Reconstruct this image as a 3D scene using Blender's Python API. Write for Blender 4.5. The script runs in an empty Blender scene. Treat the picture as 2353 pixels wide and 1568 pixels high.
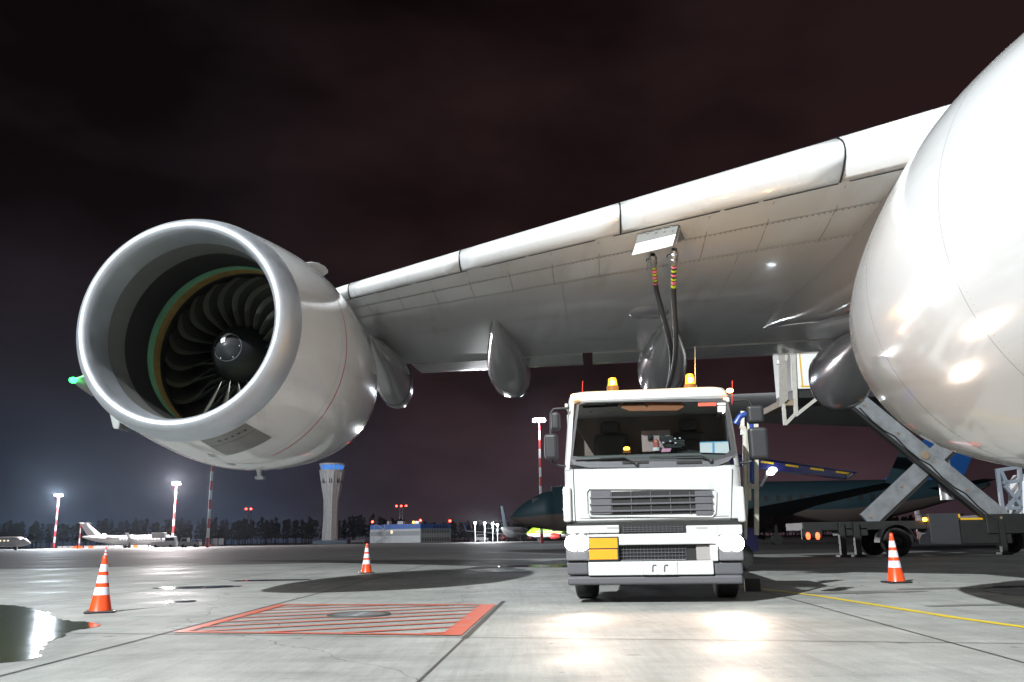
# Night apron: refuelling a four-engined freighter
import bpy, math, random
from mathutils import Vector, Matrix, noise as mnoise
R=math.radians
SC=bpy.context.scene
COL=SC.collection
random.seed(7)

F=1968.0; CX,CY=1176.5,784.0; H=0.82
TH=math.radians(13.03); RO=math.radians(0.9)
def ray(px,py):
    x=(px-CX)/F; y=(CY-py)/F
    # camera rolled clockwise by RO: right axis tips down
    c,s=math.cos(RO),math.sin(RO)
    xr=x*c+y*s; yr=-x*s+y*c
    return (xr, math.cos(TH)-yr*math.sin(TH), math.sin(TH)+yr*math.cos(TH))
def U(px,py,Y):
    r=ray(px,py); k=Y/r[1]; return (r[0]*k, Y, H+r[2]*k)
def G(px,py,z=0.0):
    r=ray(px,py); k=(z-H)/r[2]; return (r[0]*k, r[1]*k, z)
def proj(x,y,z):
    z-=H
    f=y*math.cos(TH)+z*math.sin(TH); u=-y*math.sin(TH)+z*math.cos(TH)
    xr,yr=x/f,u/f
    c,s=math.cos(RO),math.sin(RO)
    X=xr*c-yr*s; Y=xr*s+yr*c
    return (CX+F*X, CY-F*Y)
# ---------------------------------------------------------------- helpers
V=Vector
class MB:
    def __init__(s): s.v=[]; s.f=[]; s.m=[]; s.uv={}
    def add(s,vs,fs,m=0):
        o=len(s.v); s.v+= [V(p) for p in vs]
        for f in fs: s.f.append([i+o for i in f]); s.m.append(m)
        return o
    def box(s,x0,x1,y0,y1,z0,z1,m=0,T=None):
        vs=[V((x,y,z)) for z in (z0,z1) for y in (y0,y1) for x in (x0,x1)]
        if T is not None: vs=[T@p for p in vs]
        s.add(vs,[(0,2,3,1),(4,5,7,6),(0,1,5,4),(2,6,7,3),(0,4,6,2),(1,3,7,5)],m)
    def hexa(s,a,b,m=0):
        "a,b: two quads of 4 points (corresponding)"
        s.add(list(a)+list(b),[(0,1,2,3),(7,6,5,4),(0,4,5,1),(1,5,6,2),(2,6,7,3),(3,7,4,0)],m)
    def prism(s,poly,d,m=0):
        n=len(poly); d=V(d); p=[V(q) for q in poly]
        s.add(p+[q+d for q in p],[tuple(range(n)),tuple(range(2*n-1,n-1,-1))]+[(i,i+n,(i+1)%n+n,(i+1)%n) for i in range(n)],m)
    def rings(s,rs,m=0,closed=True,caps=(True,True),ms=None):
        n=len(rs[0]); o=len(s.v)
        for r in rs: s.v+=[V(p) for p in r]
        for i in range(len(rs)-1):
            for j in range(n if closed else n-1):
                k=(j+1)%n
                s.f.append([o+i*n+j,o+i*n+k,o+(i+1)*n+k,o+(i+1)*n+j]); s.m.append(ms(i,j) if ms else m)
        if caps[0]: s.f.append([o+j for j in range(n)][::-1]); s.m.append(m)
        if caps[1]: s.f.append([o+(len(rs)-1)*n+j for j in range(n)]); s.m.append(m)
    def lathe(s,prof,n=48,m=0,T=None,caps=(False,False),ms=None,a0=0,a1=None):
        "prof (a,r): revolve about +Y"
        cl=a1 is None; sp=(2*math.pi if cl else a1-a0); cnt=n if cl else n+1
        rs=[]
        for a,r in prof:
            ring=[V((r*math.sin(a0+sp*j/n),a,r*math.cos(a0+sp*j/n))) for j in range(cnt)]
            if T is not None: ring=[T@p for p in ring]
            rs.append(ring)
        s.rings(rs,m,cl,caps,ms)
    def tube(s,pts,r,n=8,m=0,caps=True,ms=None):
        pts=[V(p) for p in pts]; rs=[]; up=None
        rr=r if isinstance(r,(list,tuple)) else [r]*len(pts)
        for i,p in enumerate(pts):
            t=(pts[min(i+1,len(pts)-1)]-pts[max(i-1,0)])
            t=t.normalized() if t.length>1e-9 else V((0,0,1))
            if up is None:
                up=V((0,0,1)) if abs(t.z)<.9 else V((1,0,0))
            a=t.cross(up).normalized(); b=a.cross(t).normalized(); up=b
            rs.append([p+rr[i]*(math.cos(2*math.pi*j/n)*a+math.sin(2*math.pi*j/n)*b) for j in range(n)])
        s.rings(rs,m,True,(caps,caps),ms)
    def bar(s,p,q,w,h=None,m=0,up=(0,0,1)):
        p=V(p);q=V(q);h=h or w; t=(q-p).normalized(); u=V(up)
        if abs(t.dot(u))>.95: u=V((0,1,0))
        a=t.cross(u).normalized(); b=a.cross(t)
        o=[a*w/2*i+b*h/2*j for i,j in ((-1,-1),(1,-1),(1,1),(-1,1))]
        s.hexa([p+k for k in o],[q+k for k in o],m)
    def sphere(s,c,r,n=10,m=0,sc=(1,1,1)):
        c=V(c); k=n//2; rs=[]
        for i in range(1,k):
            t=math.pi*i/k
            rs.append([c+V((r*sc[0]*math.sin(t)*math.cos(2*math.pi*j/n),r*sc[1]*math.sin(t)*math.sin(2*math.pi*j/n),r*sc[2]*math.cos(t))) for j in range(n)])
        s.rings(rs,m,True,(True,True))
    def build(s,name,mats,parent=None,off=(0,0,0),smooth=None,bevel=0,seg=2,label=None,fix=True):
        me=bpy.data.meshes.new(name); off=V(off)
        me.from_pydata([p-off for p in s.v],[],s.f)
        if not isinstance(mats,(list,tuple)): mats=[mats]
        for m in mats: me.materials.append(m)
        me.polygons.foreach_set('material_index',s.m)
        if fix:
            import bmesh
            bm=bmesh.new(); bm.from_mesh(me); bmesh.ops.recalc_face_normals(bm,faces=bm.faces); bm.to_mesh(me); bm.free()
        if smooth is not None:
            me.polygons.foreach_set('use_smooth',[True]*len(me.polygons))
            if smooth<180: me.set_sharp_from_angle(angle=R(smooth))
        me.update()
        o=bpy.data.objects.new(name,me); COL.objects.link(o)
        if parent: o.parent=parent
        if bevel:
            b=o.modifiers.new('bevel','BEVEL'); b.width=bevel; b.segments=seg; b.limit_method='ANGLE'; b.angle_limit=R(40); b.harden_normals=False
        if label: o['label']=label
        return o
def tag(o,label,cat,group=None,kind=None):
    if label: o['label']=label
    if cat: o['category']=cat
    if group: o['group']=group
    if kind: o['kind']=kind
    return o
def thing(name,label,cat,loc=(0,0,0),rz=0,group=None):
    o=bpy.data.objects.new(name,None); COL.objects.link(o)
    o.location=loc; o.rotation_euler=(0,0,rz); o.empty_display_size=.3
    return tag(o,label,cat,group)
def struct(name,mb,mat,**k):
    o=mb.build(name,mat,**k); o['kind']='structure'; return o
def dup(o,parent=None):
    c=o.copy(); COL.objects.link(c)
    if parent: c.parent=parent
    for ch in list(o.children): dup(ch,c)
    return c
def crom(p,sub=4):
    out=[]
    for i in range(len(p)-1):
        p0=p[max(i-1,0)];p1=p[i];p2=p[i+1];p3=p[min(i+2,len(p)-1)]
        for k in range(sub):
            t=k/sub
            out.append(tuple(.5*((2*b)+(-a+c)*t+(2*a-5*b+4*c-d)*t*t+(-a+3*b-3*c+d)*t**3) for a,b,c,d in zip(p0,p1,p2,p3)))
    out.append(p[-1]); return out
# ---------------------------------------------------------------- materials
def mat(name,col,rough=.5,metal=0,coat=0,noise=0,nscale=3,bump=0,bscale=40,emit=None,es=0,spec=.5,rvar=0):
    m=bpy.data.materials.new(name); m.use_nodes=True; nt=m.node_tree; b=nt.nodes['Principled BSDF']
    c=(col[0],col[1],col[2],1)
    b.inputs['Base Color'].default_value=c; b.inputs['Roughness'].default_value=rough; b.inputs['Metallic'].default_value=metal
    b.inputs['Coat Weight'].default_value=coat; b.inputs['Coat Roughness'].default_value=.06; b.inputs['Specular IOR Level'].default_value=spec
    if emit: b.inputs['Emission Color'].default_value=(*emit,1); b.inputs['Emission Strength'].default_value=es
    if noise or bump or rvar:
        tc=nt.nodes.new('ShaderNodeTexCoord')
    if noise or rvar:
        n=nt.nodes.new('ShaderNodeTexNoise'); n.inputs['Scale'].default_value=nscale; n.inputs['Detail'].default_value=6; n.inputs['Roughness'].default_value=.6
        nt.links.new(tc.outputs['Object'],n.inputs['Vector'])
    if noise:
        r=nt.nodes.new('ShaderNodeValToRGB'); r.color_ramp.elements[0].position=.3; r.color_ramp.elements[1].position=.7
        r.color_ramp.elements[0].color=(*[x*(1-noise) for x in col],1); r.color_ramp.elements[1].color=(*[min(1,x*(1+noise*.6)) for x in col],1)
        nt.links.new(n.outputs['Fac'],r.inputs['Fac']); nt.links.new(r.outputs['Color'],b.inputs['Base Color'])
    if rvar:
        q=nt.nodes.new('ShaderNodeMapRange'); q.inputs['From Min'].default_value=.3; q.inputs['From Max'].default_value=.7
        q.inputs['To Min'].default_value=max(.02,rough-rvar); q.inputs['To Max'].default_value=min(1,rough+rvar)
        nt.links.new(n.outputs['Fac'],q.inputs['Value']); nt.links.new(q.outputs['Result'],b.inputs['Roughness'])
    if bump:
        n2=nt.nodes.new('ShaderNodeTexNoise'); n2.inputs['Scale'].default_value=bscale; n2.inputs['Detail'].default_value=5
        nt.links.new(tc.outputs['Object'],n2.inputs['Vector'])
        bp=nt.nodes.new('ShaderNodeBump'); bp.inputs['Strength'].default_value=bump; bp.inputs['Distance'].default_value=.02
        nt.links.new(n2.outputs['Fac'],bp.inputs['Height']); nt.links.new(bp.outputs['Normal'],b.inputs['Normal'])
    return m
def worn(name,col,under,scale=7,amt=.42,rough=.55):
    m=mat(name,col,rough); nt=m.node_tree; b=nt.nodes['Principled BSDF']; tc=nt.nodes.new('ShaderNodeTexCoord')
    fac=None
    for sc_,dt in ((scale,8),(scale*.12,4)):
        n=nt.nodes.new('ShaderNodeTexNoise'); n.inputs['Scale'].default_value=sc_; n.inputs['Detail'].default_value=dt; n.inputs['Roughness'].default_value=.72
        nt.links.new(tc.outputs['Object'],n.inputs['Vector'])
        if fac is None: fac=n.outputs['Fac']
        else:
            a=nt.nodes.new('ShaderNodeMath'); a.operation='ADD'; nt.links.new(fac,a.inputs[0]); nt.links.new(n.outputs['Fac'],a.inputs[1]); fac=a.outputs[0]
    r=nt.nodes.new('ShaderNodeMapRange'); r.inputs['From Min'].default_value=amt*2; r.inputs['From Max'].default_value=amt*2+.16; nt.links.new(fac,r.inputs['Value'])
    x=nt.nodes.new('ShaderNodeMix'); x.data_type='RGBA'; x.inputs[6].default_value=(*under,1); x.inputs[7].default_value=(*col,1); nt.links.new(r.outputs['Result'],x.inputs['Factor'])
    nt.links.new(x.outputs[2],b.inputs['Base Color']); b.inputs['Specular IOR Level'].default_value=.25
    return m
def dirty(name,base,axis,amt=.25,rough=.2,coat=.6,streak=(.35,3.5),dirt=(.35,.31,.26)):
    "paint with faint streaks of grime running along the flow direction"
    m=mat(name,base,rough,coat=coat); nt=m.node_tree; b=nt.nodes['Principled BSDF']; tc=nt.nodes.new('ShaderNodeTexCoord'); mp=nt.nodes.new('ShaderNodeMapping')
    mp.inputs['Scale'].default_value=(streak[1],streak[0],streak[1]); nt.links.new(tc.outputs['Object'],mp.inputs['Vector'])
    n=nt.nodes.new('ShaderNodeTexNoise'); n.inputs['Scale'].default_value=1; n.inputs['Detail'].default_value=8; n.inputs['Roughness'].default_value=.65; nt.links.new(mp.outputs['Vector'],n.inputs['Vector'])
    n2=nt.nodes.new('ShaderNodeTexNoise'); n2.inputs['Scale'].default_value=.7; n2.inputs['Detail'].default_value=3; nt.links.new(tc.outputs['Object'],n2.inputs['Vector'])
    r=nt.nodes.new('ShaderNodeMapRange'); r.inputs['From Min'].default_value=.48; r.inputs['From Max'].default_value=.72; r.inputs['To Max'].default_value=amt; nt.links.new(n.outputs['Fac'],r.inputs['Value'])
    k=nt.nodes.new('ShaderNodeMath'); k.operation='MULTIPLY'; nt.links.new(r.outputs['Result'],k.inputs[0]); q=nt.nodes.new('ShaderNodeMapRange'); q.inputs['From Min'].default_value=.4; q.inputs['From Max'].default_value=.6; nt.links.new(n2.outputs['Fac'],q.inputs['Value']); nt.links.new(q.outputs['Result'],k.inputs[1])
    x=nt.nodes.new('ShaderNodeMix'); x.data_type='RGBA'; x.inputs[6].default_value=(*base,1); x.inputs[7].default_value=(*dirt,1); nt.links.new(k.outputs[0],x.inputs['Factor']); nt.links.new(x.outputs[2],b.inputs['Base Color'])
    q2=nt.nodes.new('ShaderNodeMapRange'); q2.inputs['To Min'].default_value=rough-.04; q2.inputs['To Max'].default_value=rough+.10; nt.links.new(n.outputs['Fac'],q2.inputs['Value']); nt.links.new(q2.outputs['Result'],b.inputs['Roughness'])
    return m
def emat(name,col,s):
    return mat(name,(.02,.02,.02),.5,emit=col,es=s)
def glass(name,tint=(.75,.8,.8),refl=.08,rough=.02):
    m=bpy.data.materials.new(name); m.use_nodes=True; nt=m.node_tree; nt.nodes.remove(nt.nodes['Principled BSDF'])
    t=nt.nodes.new('ShaderNodeBsdfTransparent'); t.inputs['Color'].default_value=(*tint,1)
    g=nt.nodes.new('ShaderNodeBsdfGlossy'); g.inputs['Roughness'].default_value=rough
    f=nt.nodes.new('ShaderNodeFresnel'); f.inputs['IOR'].default_value=1.5
    x=nt.nodes.new('ShaderNodeMixShader')
    nt.links.new(f.outputs['Fac'],x.inputs['Fac']); nt.links.new(t.outputs['BSDF'],x.inputs[1]); nt.links.new(g.outputs['BSDF'],x.inputs[2])
    nt.links.new(x.outputs['Shader'],nt.nodes['Material Output'].inputs['Surface'])
    return m
WHITE=mat('white aircraft paint',(.78,.79,.8),.28,coat=.6,noise=.06,nscale=1.2,rvar=.08)
COWLW=dirty('glossy white cowl paint',(.74,.75,.76),1,.3,.13,.7)
COWLG=mat('grey cowl panel',(.2,.2,.19),.35,noise=.12,nscale=4)
ALU=mat('brushed aluminium lip',(.62,.65,.70),.56,metal=1,noise=.05,nscale=5,rvar=.04)
STEEL=mat('worn steel',(.45,.46,.48),.4,metal=.8,noise=.2,nscale=6)
FAIR=mat('grey fairing paint',(.4,.4,.41),.18,coat=.6,noise=.06,nscale=1.0)
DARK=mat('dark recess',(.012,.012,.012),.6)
BLACK=mat('black plastic',(.025,.025,.028),.45,bump=.15,bscale=200)
RUBBER=mat('tyre rubber',(.02,.02,.02),.8,bump=.3,bscale=90)
TRUCKW=dirty('white truck paint',(.56,.57,.565),2,.35,.26,.5,(1.5,5),(.30,.27,.23))
GREYP=mat('grey plastic trim',(.09,.09,.1),.5,bump=.2,bscale=250)
REDL=emat('red obstruction lamp',(1,.03,.02),30)
AMBL=emat('amber lamp',(1,.42,.03),14)
# ---------------------------------------------------------------- camera
cam=bpy.data.cameras.new('Camera'); co=bpy.data.objects.new('Camera',cam); COL.objects.link(co)
cam.sensor_width=36; cam.lens=36*F/2353; cam.clip_start=.05; cam.clip_end=5000
cam.shift_y=0
cr,sr=math.cos(RO),math.sin(RO); ct,st=math.cos(TH),math.sin(TH)
rx=V((1,0,0)); up=V((0,-st,ct)); fw=V((0,ct,st))
# camera axes: image right = c*rx - s*up ; image up = s*rx + c*up   (rolled clockwise)
ir=rx*cr-up*sr; iu=rx*sr+up*cr
mm=Matrix.Identity(4)
for i in range(3):
    mm[i][0]=ir[i]; mm[i][1]=iu[i]; mm[i][2]=-fw[i]
mm.translation=V((0,0,H)); co.matrix_world=mm
SC.camera=co
SC.view_settings.view_transform='Standard'; SC.view_settings.look='None'; SC.view_settings.exposure=0; SC.view_settings.gamma=1
SC.cycles.use_denoising=True
SC.cycles.max_bounces=8; SC.cycles.sample_clamp_indirect=4
# ---------------------------------------------------------------- night sky
w=bpy.data.worlds.new('World'); SC.world=w; w.use_nodes=True; nt=w.node_tree; N=nt.nodes; L=nt.links
bg=N['Background']
tc=N.new('ShaderNodeTexCoord'); sx=N.new('ShaderNodeSeparateXYZ'); L.new(tc.outputs['Generated'],sx.inputs[0])
def ramp(pts):
    r=N.new('ShaderNodeValToRGB'); e=r.color_ramp.elements
    e[0].position,e[0].color=pts[0][0],(*pts[0][1],1); e[1].position,e[1].color=pts[-1][0],(*pts[-1][1],1)
    for p,c in pts[1:-1]:
        q=e.new(p); q.color=(*c,1)
    return r
def math_(op,a,b=None,v=None,clamp=False):
    n=N.new('ShaderNodeMath'); n.operation=op; n.use_clamp=clamp
    L.new(a,n.inputs[0])
    if b is not None: L.new(b,n.inputs[1])
    elif v is not None: n.inputs[1].default_value=v
    return n.outputs[0]
vert=ramp([(0,(.027,.0165,.021)),(.06,(.025,.0142,.018)),(.16,(.0175,.0088,.0098)),(.35,(.0095,.0044,.0046)),(.7,(.0062,.0034,.0036)),(1,(.005,.0035,.0042))])
L.new(sx.outputs['Z'],vert.inputs['Fac'])
left=ramp([(0,(.012,.019,.034)),(.07,(.0095,.0135,.024)),(.17,(.0075,.0065,.0095)),(.32,(.0065,.004,.0048)),(.6,(.0055,.0035,.0040)),(1,(.005,.0035,.0042))])
L.new(sx.outputs['Z'],left.inputs['Fac'])
az=N.new('ShaderNodeMapRange'); az.inputs['From Min'].default_value=-.05; az.inputs['From Max'].default_value=-.35
az.interpolation_type='SMOOTHSTEP'
L.new(sx.outputs['X'],az.inputs['Value'])
mx=N.new('ShaderNodeMix'); mx.data_type='RGBA'; L.new(az.outputs['Result'],mx.inputs['Factor']); L.new(vert.outputs['Color'],mx.inputs[6]); L.new(left.outputs['Color'],mx.inputs[7])
nz=N.new('ShaderNodeTexNoise'); nz.inputs['Scale'].default_value=2.6; nz.inputs['Detail'].default_value=5; nz.inputs['Roughness'].default_value=.5
mp=N.new('ShaderNodeMapping'); mp.inputs['Scale'].default_value=(1,1,2.2); mp.inputs['Location'].default_value=(.35,.2,.6); L.new(tc.outputs['Generated'],mp.inputs['Vector']); L.new(mp.outputs['Vector'],nz.inputs['Vector'])
cl=N.new('ShaderNodeMapRange'); cl.inputs['From Min'].default_value=.36; cl.inputs['From Max'].default_value=.62; cl.inputs['To Min'].default_value=.55; cl.inputs['To Max'].default_value=2.2
L.new(nz.outputs['Fac'],cl.inputs['Value'])
ml=N.new('ShaderNodeMix'); ml.data_type='RGBA'; ml.blend_type='MULTIPLY'; ml.inputs['Factor'].default_value=1
L.new(mx.outputs[2],ml.inputs[6]); L.new(cl.outputs['Result'],ml.inputs[7]); L.new(ml.outputs[2],bg.inputs['Color']); bg.inputs['Strength'].default_value=1.0
# ---------------------------------------------------------------- apron floodlights (on the masts behind the photographer and the ones in view)
def lamp(loc,power,col=(1,1,1),rad=.5,spot=None,aim=None,blend=.3):
    l=bpy.data.lights.new('floodlight','SPOT' if spot else 'POINT'); l.energy=power; l.color=col; l.shadow_soft_size=rad
    if spot: l.spot_size=R(spot); l.spot_blend=blend
    o=bpy.data.objects.new('floodlight',l); COL.objects.link(o); o.location=loc
    if aim is not None: o.rotation_euler=(V(aim)-V(loc)).to_track_quat('-Z','Y').to_euler()
    return o
KEY=lamp((-22,-24,33),262000,(.94,.99,1),.35)
FILL=lamp((22,-26,30),7500,(1,.97,.93),.35)
# ---------------------------------------------------------------- ground
def ground_mat():
    m=bpy.data.materials.new('concrete apron'); m.use_nodes=True; nt=m.node_tree; N=nt.nodes; L=nt.links; b=N['Principled BSDF']
    tc=N.new('ShaderNodeTexCoord')
    def nz(s,d=6,r=.6,vec=None,st=None):
        n=N.new('ShaderNodeTexNoise'); n.inputs['Scale'].default_value=s; n.inputs['Detail'].default_value=d; n.inputs['Roughness'].default_value=r
        src=tc.outputs['Object']
        if st:
            mp=N.new('ShaderNodeMapping'); mp.inputs['Scale'].default_value=st; L.new(src,mp.inputs['Vector']); src=mp.outputs['Vector']
        L.new(src,n.inputs['Vector']); return n.outputs['Fac']
    def mr(x,a,b_,c,d):
        n=N.new('ShaderNodeMapRange'); n.inputs['From Min'].default_value=a; n.inputs['From Max'].default_value=b_; n.inputs['To Min'].default_value=c; n.inputs['To Max'].default_value=d
        L.new(x,n.inputs['Value']); return n.outputs['Result']
    def mul(a,b_):
        n=N.new('ShaderNodeMath'); n.operation='MULTIPLY'; L.new(a,n.inputs[0]); L.new(b_,n.inputs[1]); return n.outputs[0]
    big=mr(nz(.22),.35,.65,.74,1.12); mid=mr(nz(1.6),.3,.7,.82,1.12); fine=mr(nz(60,4,.7),.3,.7,.82,1.15); spots=mul(mr(nz(6,3,.5),.25,.35,.62,1),mr(nz(2.2,7,.75,st=(1,2.2,1)),.27,.36,.66,1)); streak=mul(mr(nz(1,4,.6,st=(18,1.2,1)),.35,.65,.92,1.06),mr(nz(1,5,.7,st=(.5,3,1)),.3,.5,.86,1.04))
    vo=N.new('ShaderNodeTexVoronoi'); vo.inputs['Scale'].default_value=.9; L.new(tc.outputs['Object'],vo.inputs['Vector'])
    drip=mr(vo.outputs['Distance'],.03,.075,.68,1); tyre=mr(nz(1,5,.65,st=(2.6,.10,1)),.56,.70,1,.80); cr=N.new('ShaderNodeTexVoronoi'); cr.feature='DISTANCE_TO_EDGE'; cr.inputs['Scale'].default_value=.16
    dn=N.new('ShaderNodeTexNoise'); dn.inputs['Scale'].default_value=1.2; dn.inputs['Detail'].default_value=6; L.new(tc.outputs['Object'],dn.inputs['Vector']); va=N.new('ShaderNodeVectorMath'); va.operation='MULTIPLY_ADD'; va.inputs[1].default_value=(.8,.8,0); L.new(dn.outputs['Color'],va.inputs[0]); L.new(tc.outputs['Object'],va.inputs[2]); L.new(va.outputs[0],cr.inputs['Vector'])
    crack=mr(cr.outputs['Distance'],.0005,.0018,.55,1)
    f=mul(mul(mul(mul(big,mid),mul(fine,spots)),streak),mul(mul(drip,tyre),crack))
    col=N.new('ShaderNodeMix'); col.data_type='RGBA'; col.blend_type='MULTIPLY'; col.inputs['Factor'].default_value=1; col.inputs[6].default_value=(.30,.305,.292,1); L.new(f,col.inputs[7])
    L.new(col.outputs[2],b.inputs['Base Color']); b.inputs['Specular IOR Level'].default_value=.15
    L.new(mr(nz(.35,5,.6),.38,.6,.5,.8),b.inputs['Roughness'])
    bp=N.new('ShaderNodeBump'); bp.inputs['Strength'].default_value=.25; bp.inputs['Distance'].default_value=.01; L.new(nz(90,5,.7),bp.inputs['Height']); L.new(bp.outputs['Normal'],b.inputs['Normal'])
    return m
ASPH=mat('dark asphalt',(.06,.058,.055),.7,noise=.35,nscale=.15,rvar=.12,bump=.2,bscale=30,spec=.25)
GRASS=mat('dark grass',(.03,.035,.015),.9,noise=.4,nscale=.1)
mb=MB(); mb.add([(-2500,-400,0),(2500,-400,0),(2500,3500,0),(-2500,3500,0)],[(0,1,2,3)]); struct('ground',mb,ground_mat(),fix=False)
mb=MB(); mb.add([(-900,46,.004),(-20,34,.004),(40,44,.004),(900,60,.004),(900,420,.004),(-900,420,.004)],[(0,1,2,3,4,5)]); struct('taxiway',mb,ASPH,fix=False)
mb=MB(); mb.add([(-2400,420,.004),(2400,420,.004),(2400,3400,.004),(-2400,3400,.004)],[(0,1,2,3)]); struct('grass_field',mb,GRASS,fix=False)
def strip(mb,pts,w,z):
    for p,q in zip(pts,pts[1:]):
        p=V((p[0],p[1],z)); q=V((q[0],q[1],z)); n=(q-p).cross(V((0,0,1))).normalized()*w/2
        mb.add([p-n,p+n,q+n,q-n],[(0,1,2,3)])
JOINT=mat('joint sealant',(.05,.048,.045),.7,noise=.3,nscale=8)
mb=MB()
a=V(G(395,1455)); b=V(G(640,1390)); c=V(G(1140,1390)); d=V(G(1060,1462))
ab=(b-a).normalized(); dc=(c-d).normalized(); ad=(d-a).normalized()
def long_(p,t,s0,s1,w): strip(mb,[p+t*s0,p+t*s1],w,.004)
long_(a-ad*.06,ab,-12,22,.03); long_(d+ad*.05,dc,-.2,4.3,.055); long_(d+ad*.05,dc,-9,-.2,.02)
long_(d+ad*3.9,dc,-9,22,.02); long_(a-ad*3.8,ab,-12,22,.02)
long_(a-ab*.12,ad,-14,12,.02); long_(b+ab*.05,ad,-14,3.0,.018); long_(b+ab*4.6,ad,-14,12,.018); long_(a-ab*4.4,ad,-14,12,.018)
struct('pavement_joints',mb,JOINT,fix=False)
REDP=worn('worn red floor paint',(.47,.10,.06),(.32,.22,.18),22,.385)
mb=MB()
def bl(u,v): return a*(1-u)*(1-v)+d*u*(1-v)+b*(1-u)*v+c*u*v
def q4(p,q,r,s_): mb.add([V((k.x,k.y,.008)) for k in (p,q,r,s_)],[(0,1,2,3)])
def stroke(u0,v0,u1,v1,w):
    p=bl(u0,v0); q=bl(u1,v1); n=(q-p).cross(V((0,0,1))).normalized()*w/2; q4(p-n,p+n,q+n,q-n)
e=.035
q4(bl(0,0),bl(e*1.3,0),bl(e*1.3,1),bl(0,1)); q4(bl(1-e*1.9,0),bl(1,0),bl(1,1),bl(1-e*1.9,1))
q4(bl(e*1.3,0),bl(1-e*1.9,0),bl(1-e*1.9,e*.8),bl(e*1.3,e*.8)); q4(bl(e*1.3,1-e),bl(1-e*1.9,1-e),bl(1-e*1.9,1),bl(e*1.3,1))
for k in range(-3,8):
    v0=.02+k*.14; v1=v0+.46; u0,u1=.045,.935
    if v0<.028: u0+= (.028-v0)/.46*.89; v0=.028
    if v1>.965: u1-= (v1-.965)/.46*.89; v1=.965
    if u1-u0>.06: stroke(u0,v0,u1,v1,.085)
struct('red_hatched_marking',mb,REDP,fix=False)
YEL=worn('yellow line paint',(.62,.46,.02),(.36,.31,.16),20,.37)
mb=MB(); strip(mb,[G(2420,1452),G(2353,1442),G(2200,1421),G(2000,1389),G(1880,1370),G(1760,1355),G(1600,1336)],.11,.004); struct('yellow_guide_line',mb,YEL,fix=False)
mb=MB(); strip(mb,[G(2100,1302),G(1650,1302)],.25,.0082); strip(mb,[(9,26),(-2,60),(-40,130)],.15,.0082); struct('pale_guide_line',mb,mat('worn white line',(.42,.38,.3),.5,noise=.3,nscale=2),fix=False)
# puddles: thin sheets of water lying in the low spots
def water(name,tint,rough=.03):
    return mat(name,tint,rough,bump=.12,bscale=6,spec=.5,rvar=.02)
WET=water('shallow puddle water',(.05,.05,.045),.07); WETG=water('greenish puddle water',(.05,.056,.018),.11)
def blob(cx,cy,rx_,ry,seed,z=.0045,n=64,rot=0,am=.28):
    p=[]
    for i in range(n):
        t=2*math.pi*i/n; k=1+am*mnoise.noise(V((math.cos(t)*1.4+seed,math.sin(t)*1.4,seed*.7)))+am*.5*mnoise.noise(V((math.cos(t)*5+seed,math.sin(t)*5,seed)))
        x=rx_*k*math.cos(t); y=ry*k*math.sin(t); p.append((cx+x*math.cos(rot)-y*math.sin(rot),cy+x*math.sin(rot)+y*math.cos(rot),z))
    return p
def puddle(pts,m):
    mb=MB(); mb.add(pts,[tuple(range(len(pts)))]); struct('puddle',mb,m,fix=False)
PG=[(-40,1390),(40,1392),(85,1402),(120,1416),(150,1426),(205,1430),(232,1436),(200,1444),(160,1450),(145,1462),(112,1474),(90,1492),(80,1512),(40,1520),(-40,1524)]
pg=[G(*p,.0045) for p in PG]; puddle([(p[0],p[1],.0045) for p in [(q[0]+.05*mnoise.noise(V((q[0]*9,q[1]*9,1))),q[1]+.12*mnoise.noise(V((q[0]*7,q[1]*7,5)))) for q in crom([p[:2] for p in pg],9)]],WETG)
DAMP=mat('damp concrete stain',(.17,.17,.16),.45,noise=.25,nscale=3,spec=.3)
for (px,py,rx_,ry,sd,rt) in ((455,1350,.75,.5,2.2,.1),(415,1383,.2,.25,3.7,0),(620,1334,.9,.35,6.4,0),(1240,1301,1.1,1.3,7.7,0),(1985,1362,.8,.25,11.2,.1),(2200,1352,1.2,.2,12.3,.1),(2290,1390,.9,.12,13.1,.1)):
    x,y,_=G(px,py); puddle(blob(x,y,rx_,ry,sd,rot=rt),WET if px<1300 else DAMP)
WAS=mat('dark ground patch',(.05,.045,.04),.5,noise=.2,nscale=1)
x,y,_=G(2390,1365); puddle(blob(x+.6,y,1.25,1.8,15.1),WAS)  # flat darker patch of ground at the right edge, no water
# manhole
mb=MB(); x,y,_=G(825,1414); mt=thing('manhole_cover','round grey steel manhole cover inside the red hatched box','manhole cover',(x,y,0))
mb.lathe([(0,.0),(0,.3)],40,0,Matrix.Translation((0,0,.013))@Matrix.Rotation(R(90),4,'X')); mb.lathe([(0,.06),(.004,.06),(.004,.09),(0,.09)],40,0,Matrix.Translation((0,0,.013))@Matrix.Rotation(R(90),4,'X')); mb.lathe([(0,.15),(.004,.15),(.004,.19),(0,.19)],40,0,Matrix.Translation((0,0,.013))@Matrix.Rotation(R(90),4,'X'))
mb.build('cover_plate',STEEL,mt)
mb=MB(); mb.lathe([(-.012,.30),(.004,.30),(.004,.36),(-.012,.37)],40,0,Matrix.Translation((0,0,.012))@Matrix.Rotation(R(90),4,'X')); mb.build('cover_ring',JOINT,mt)
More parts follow.
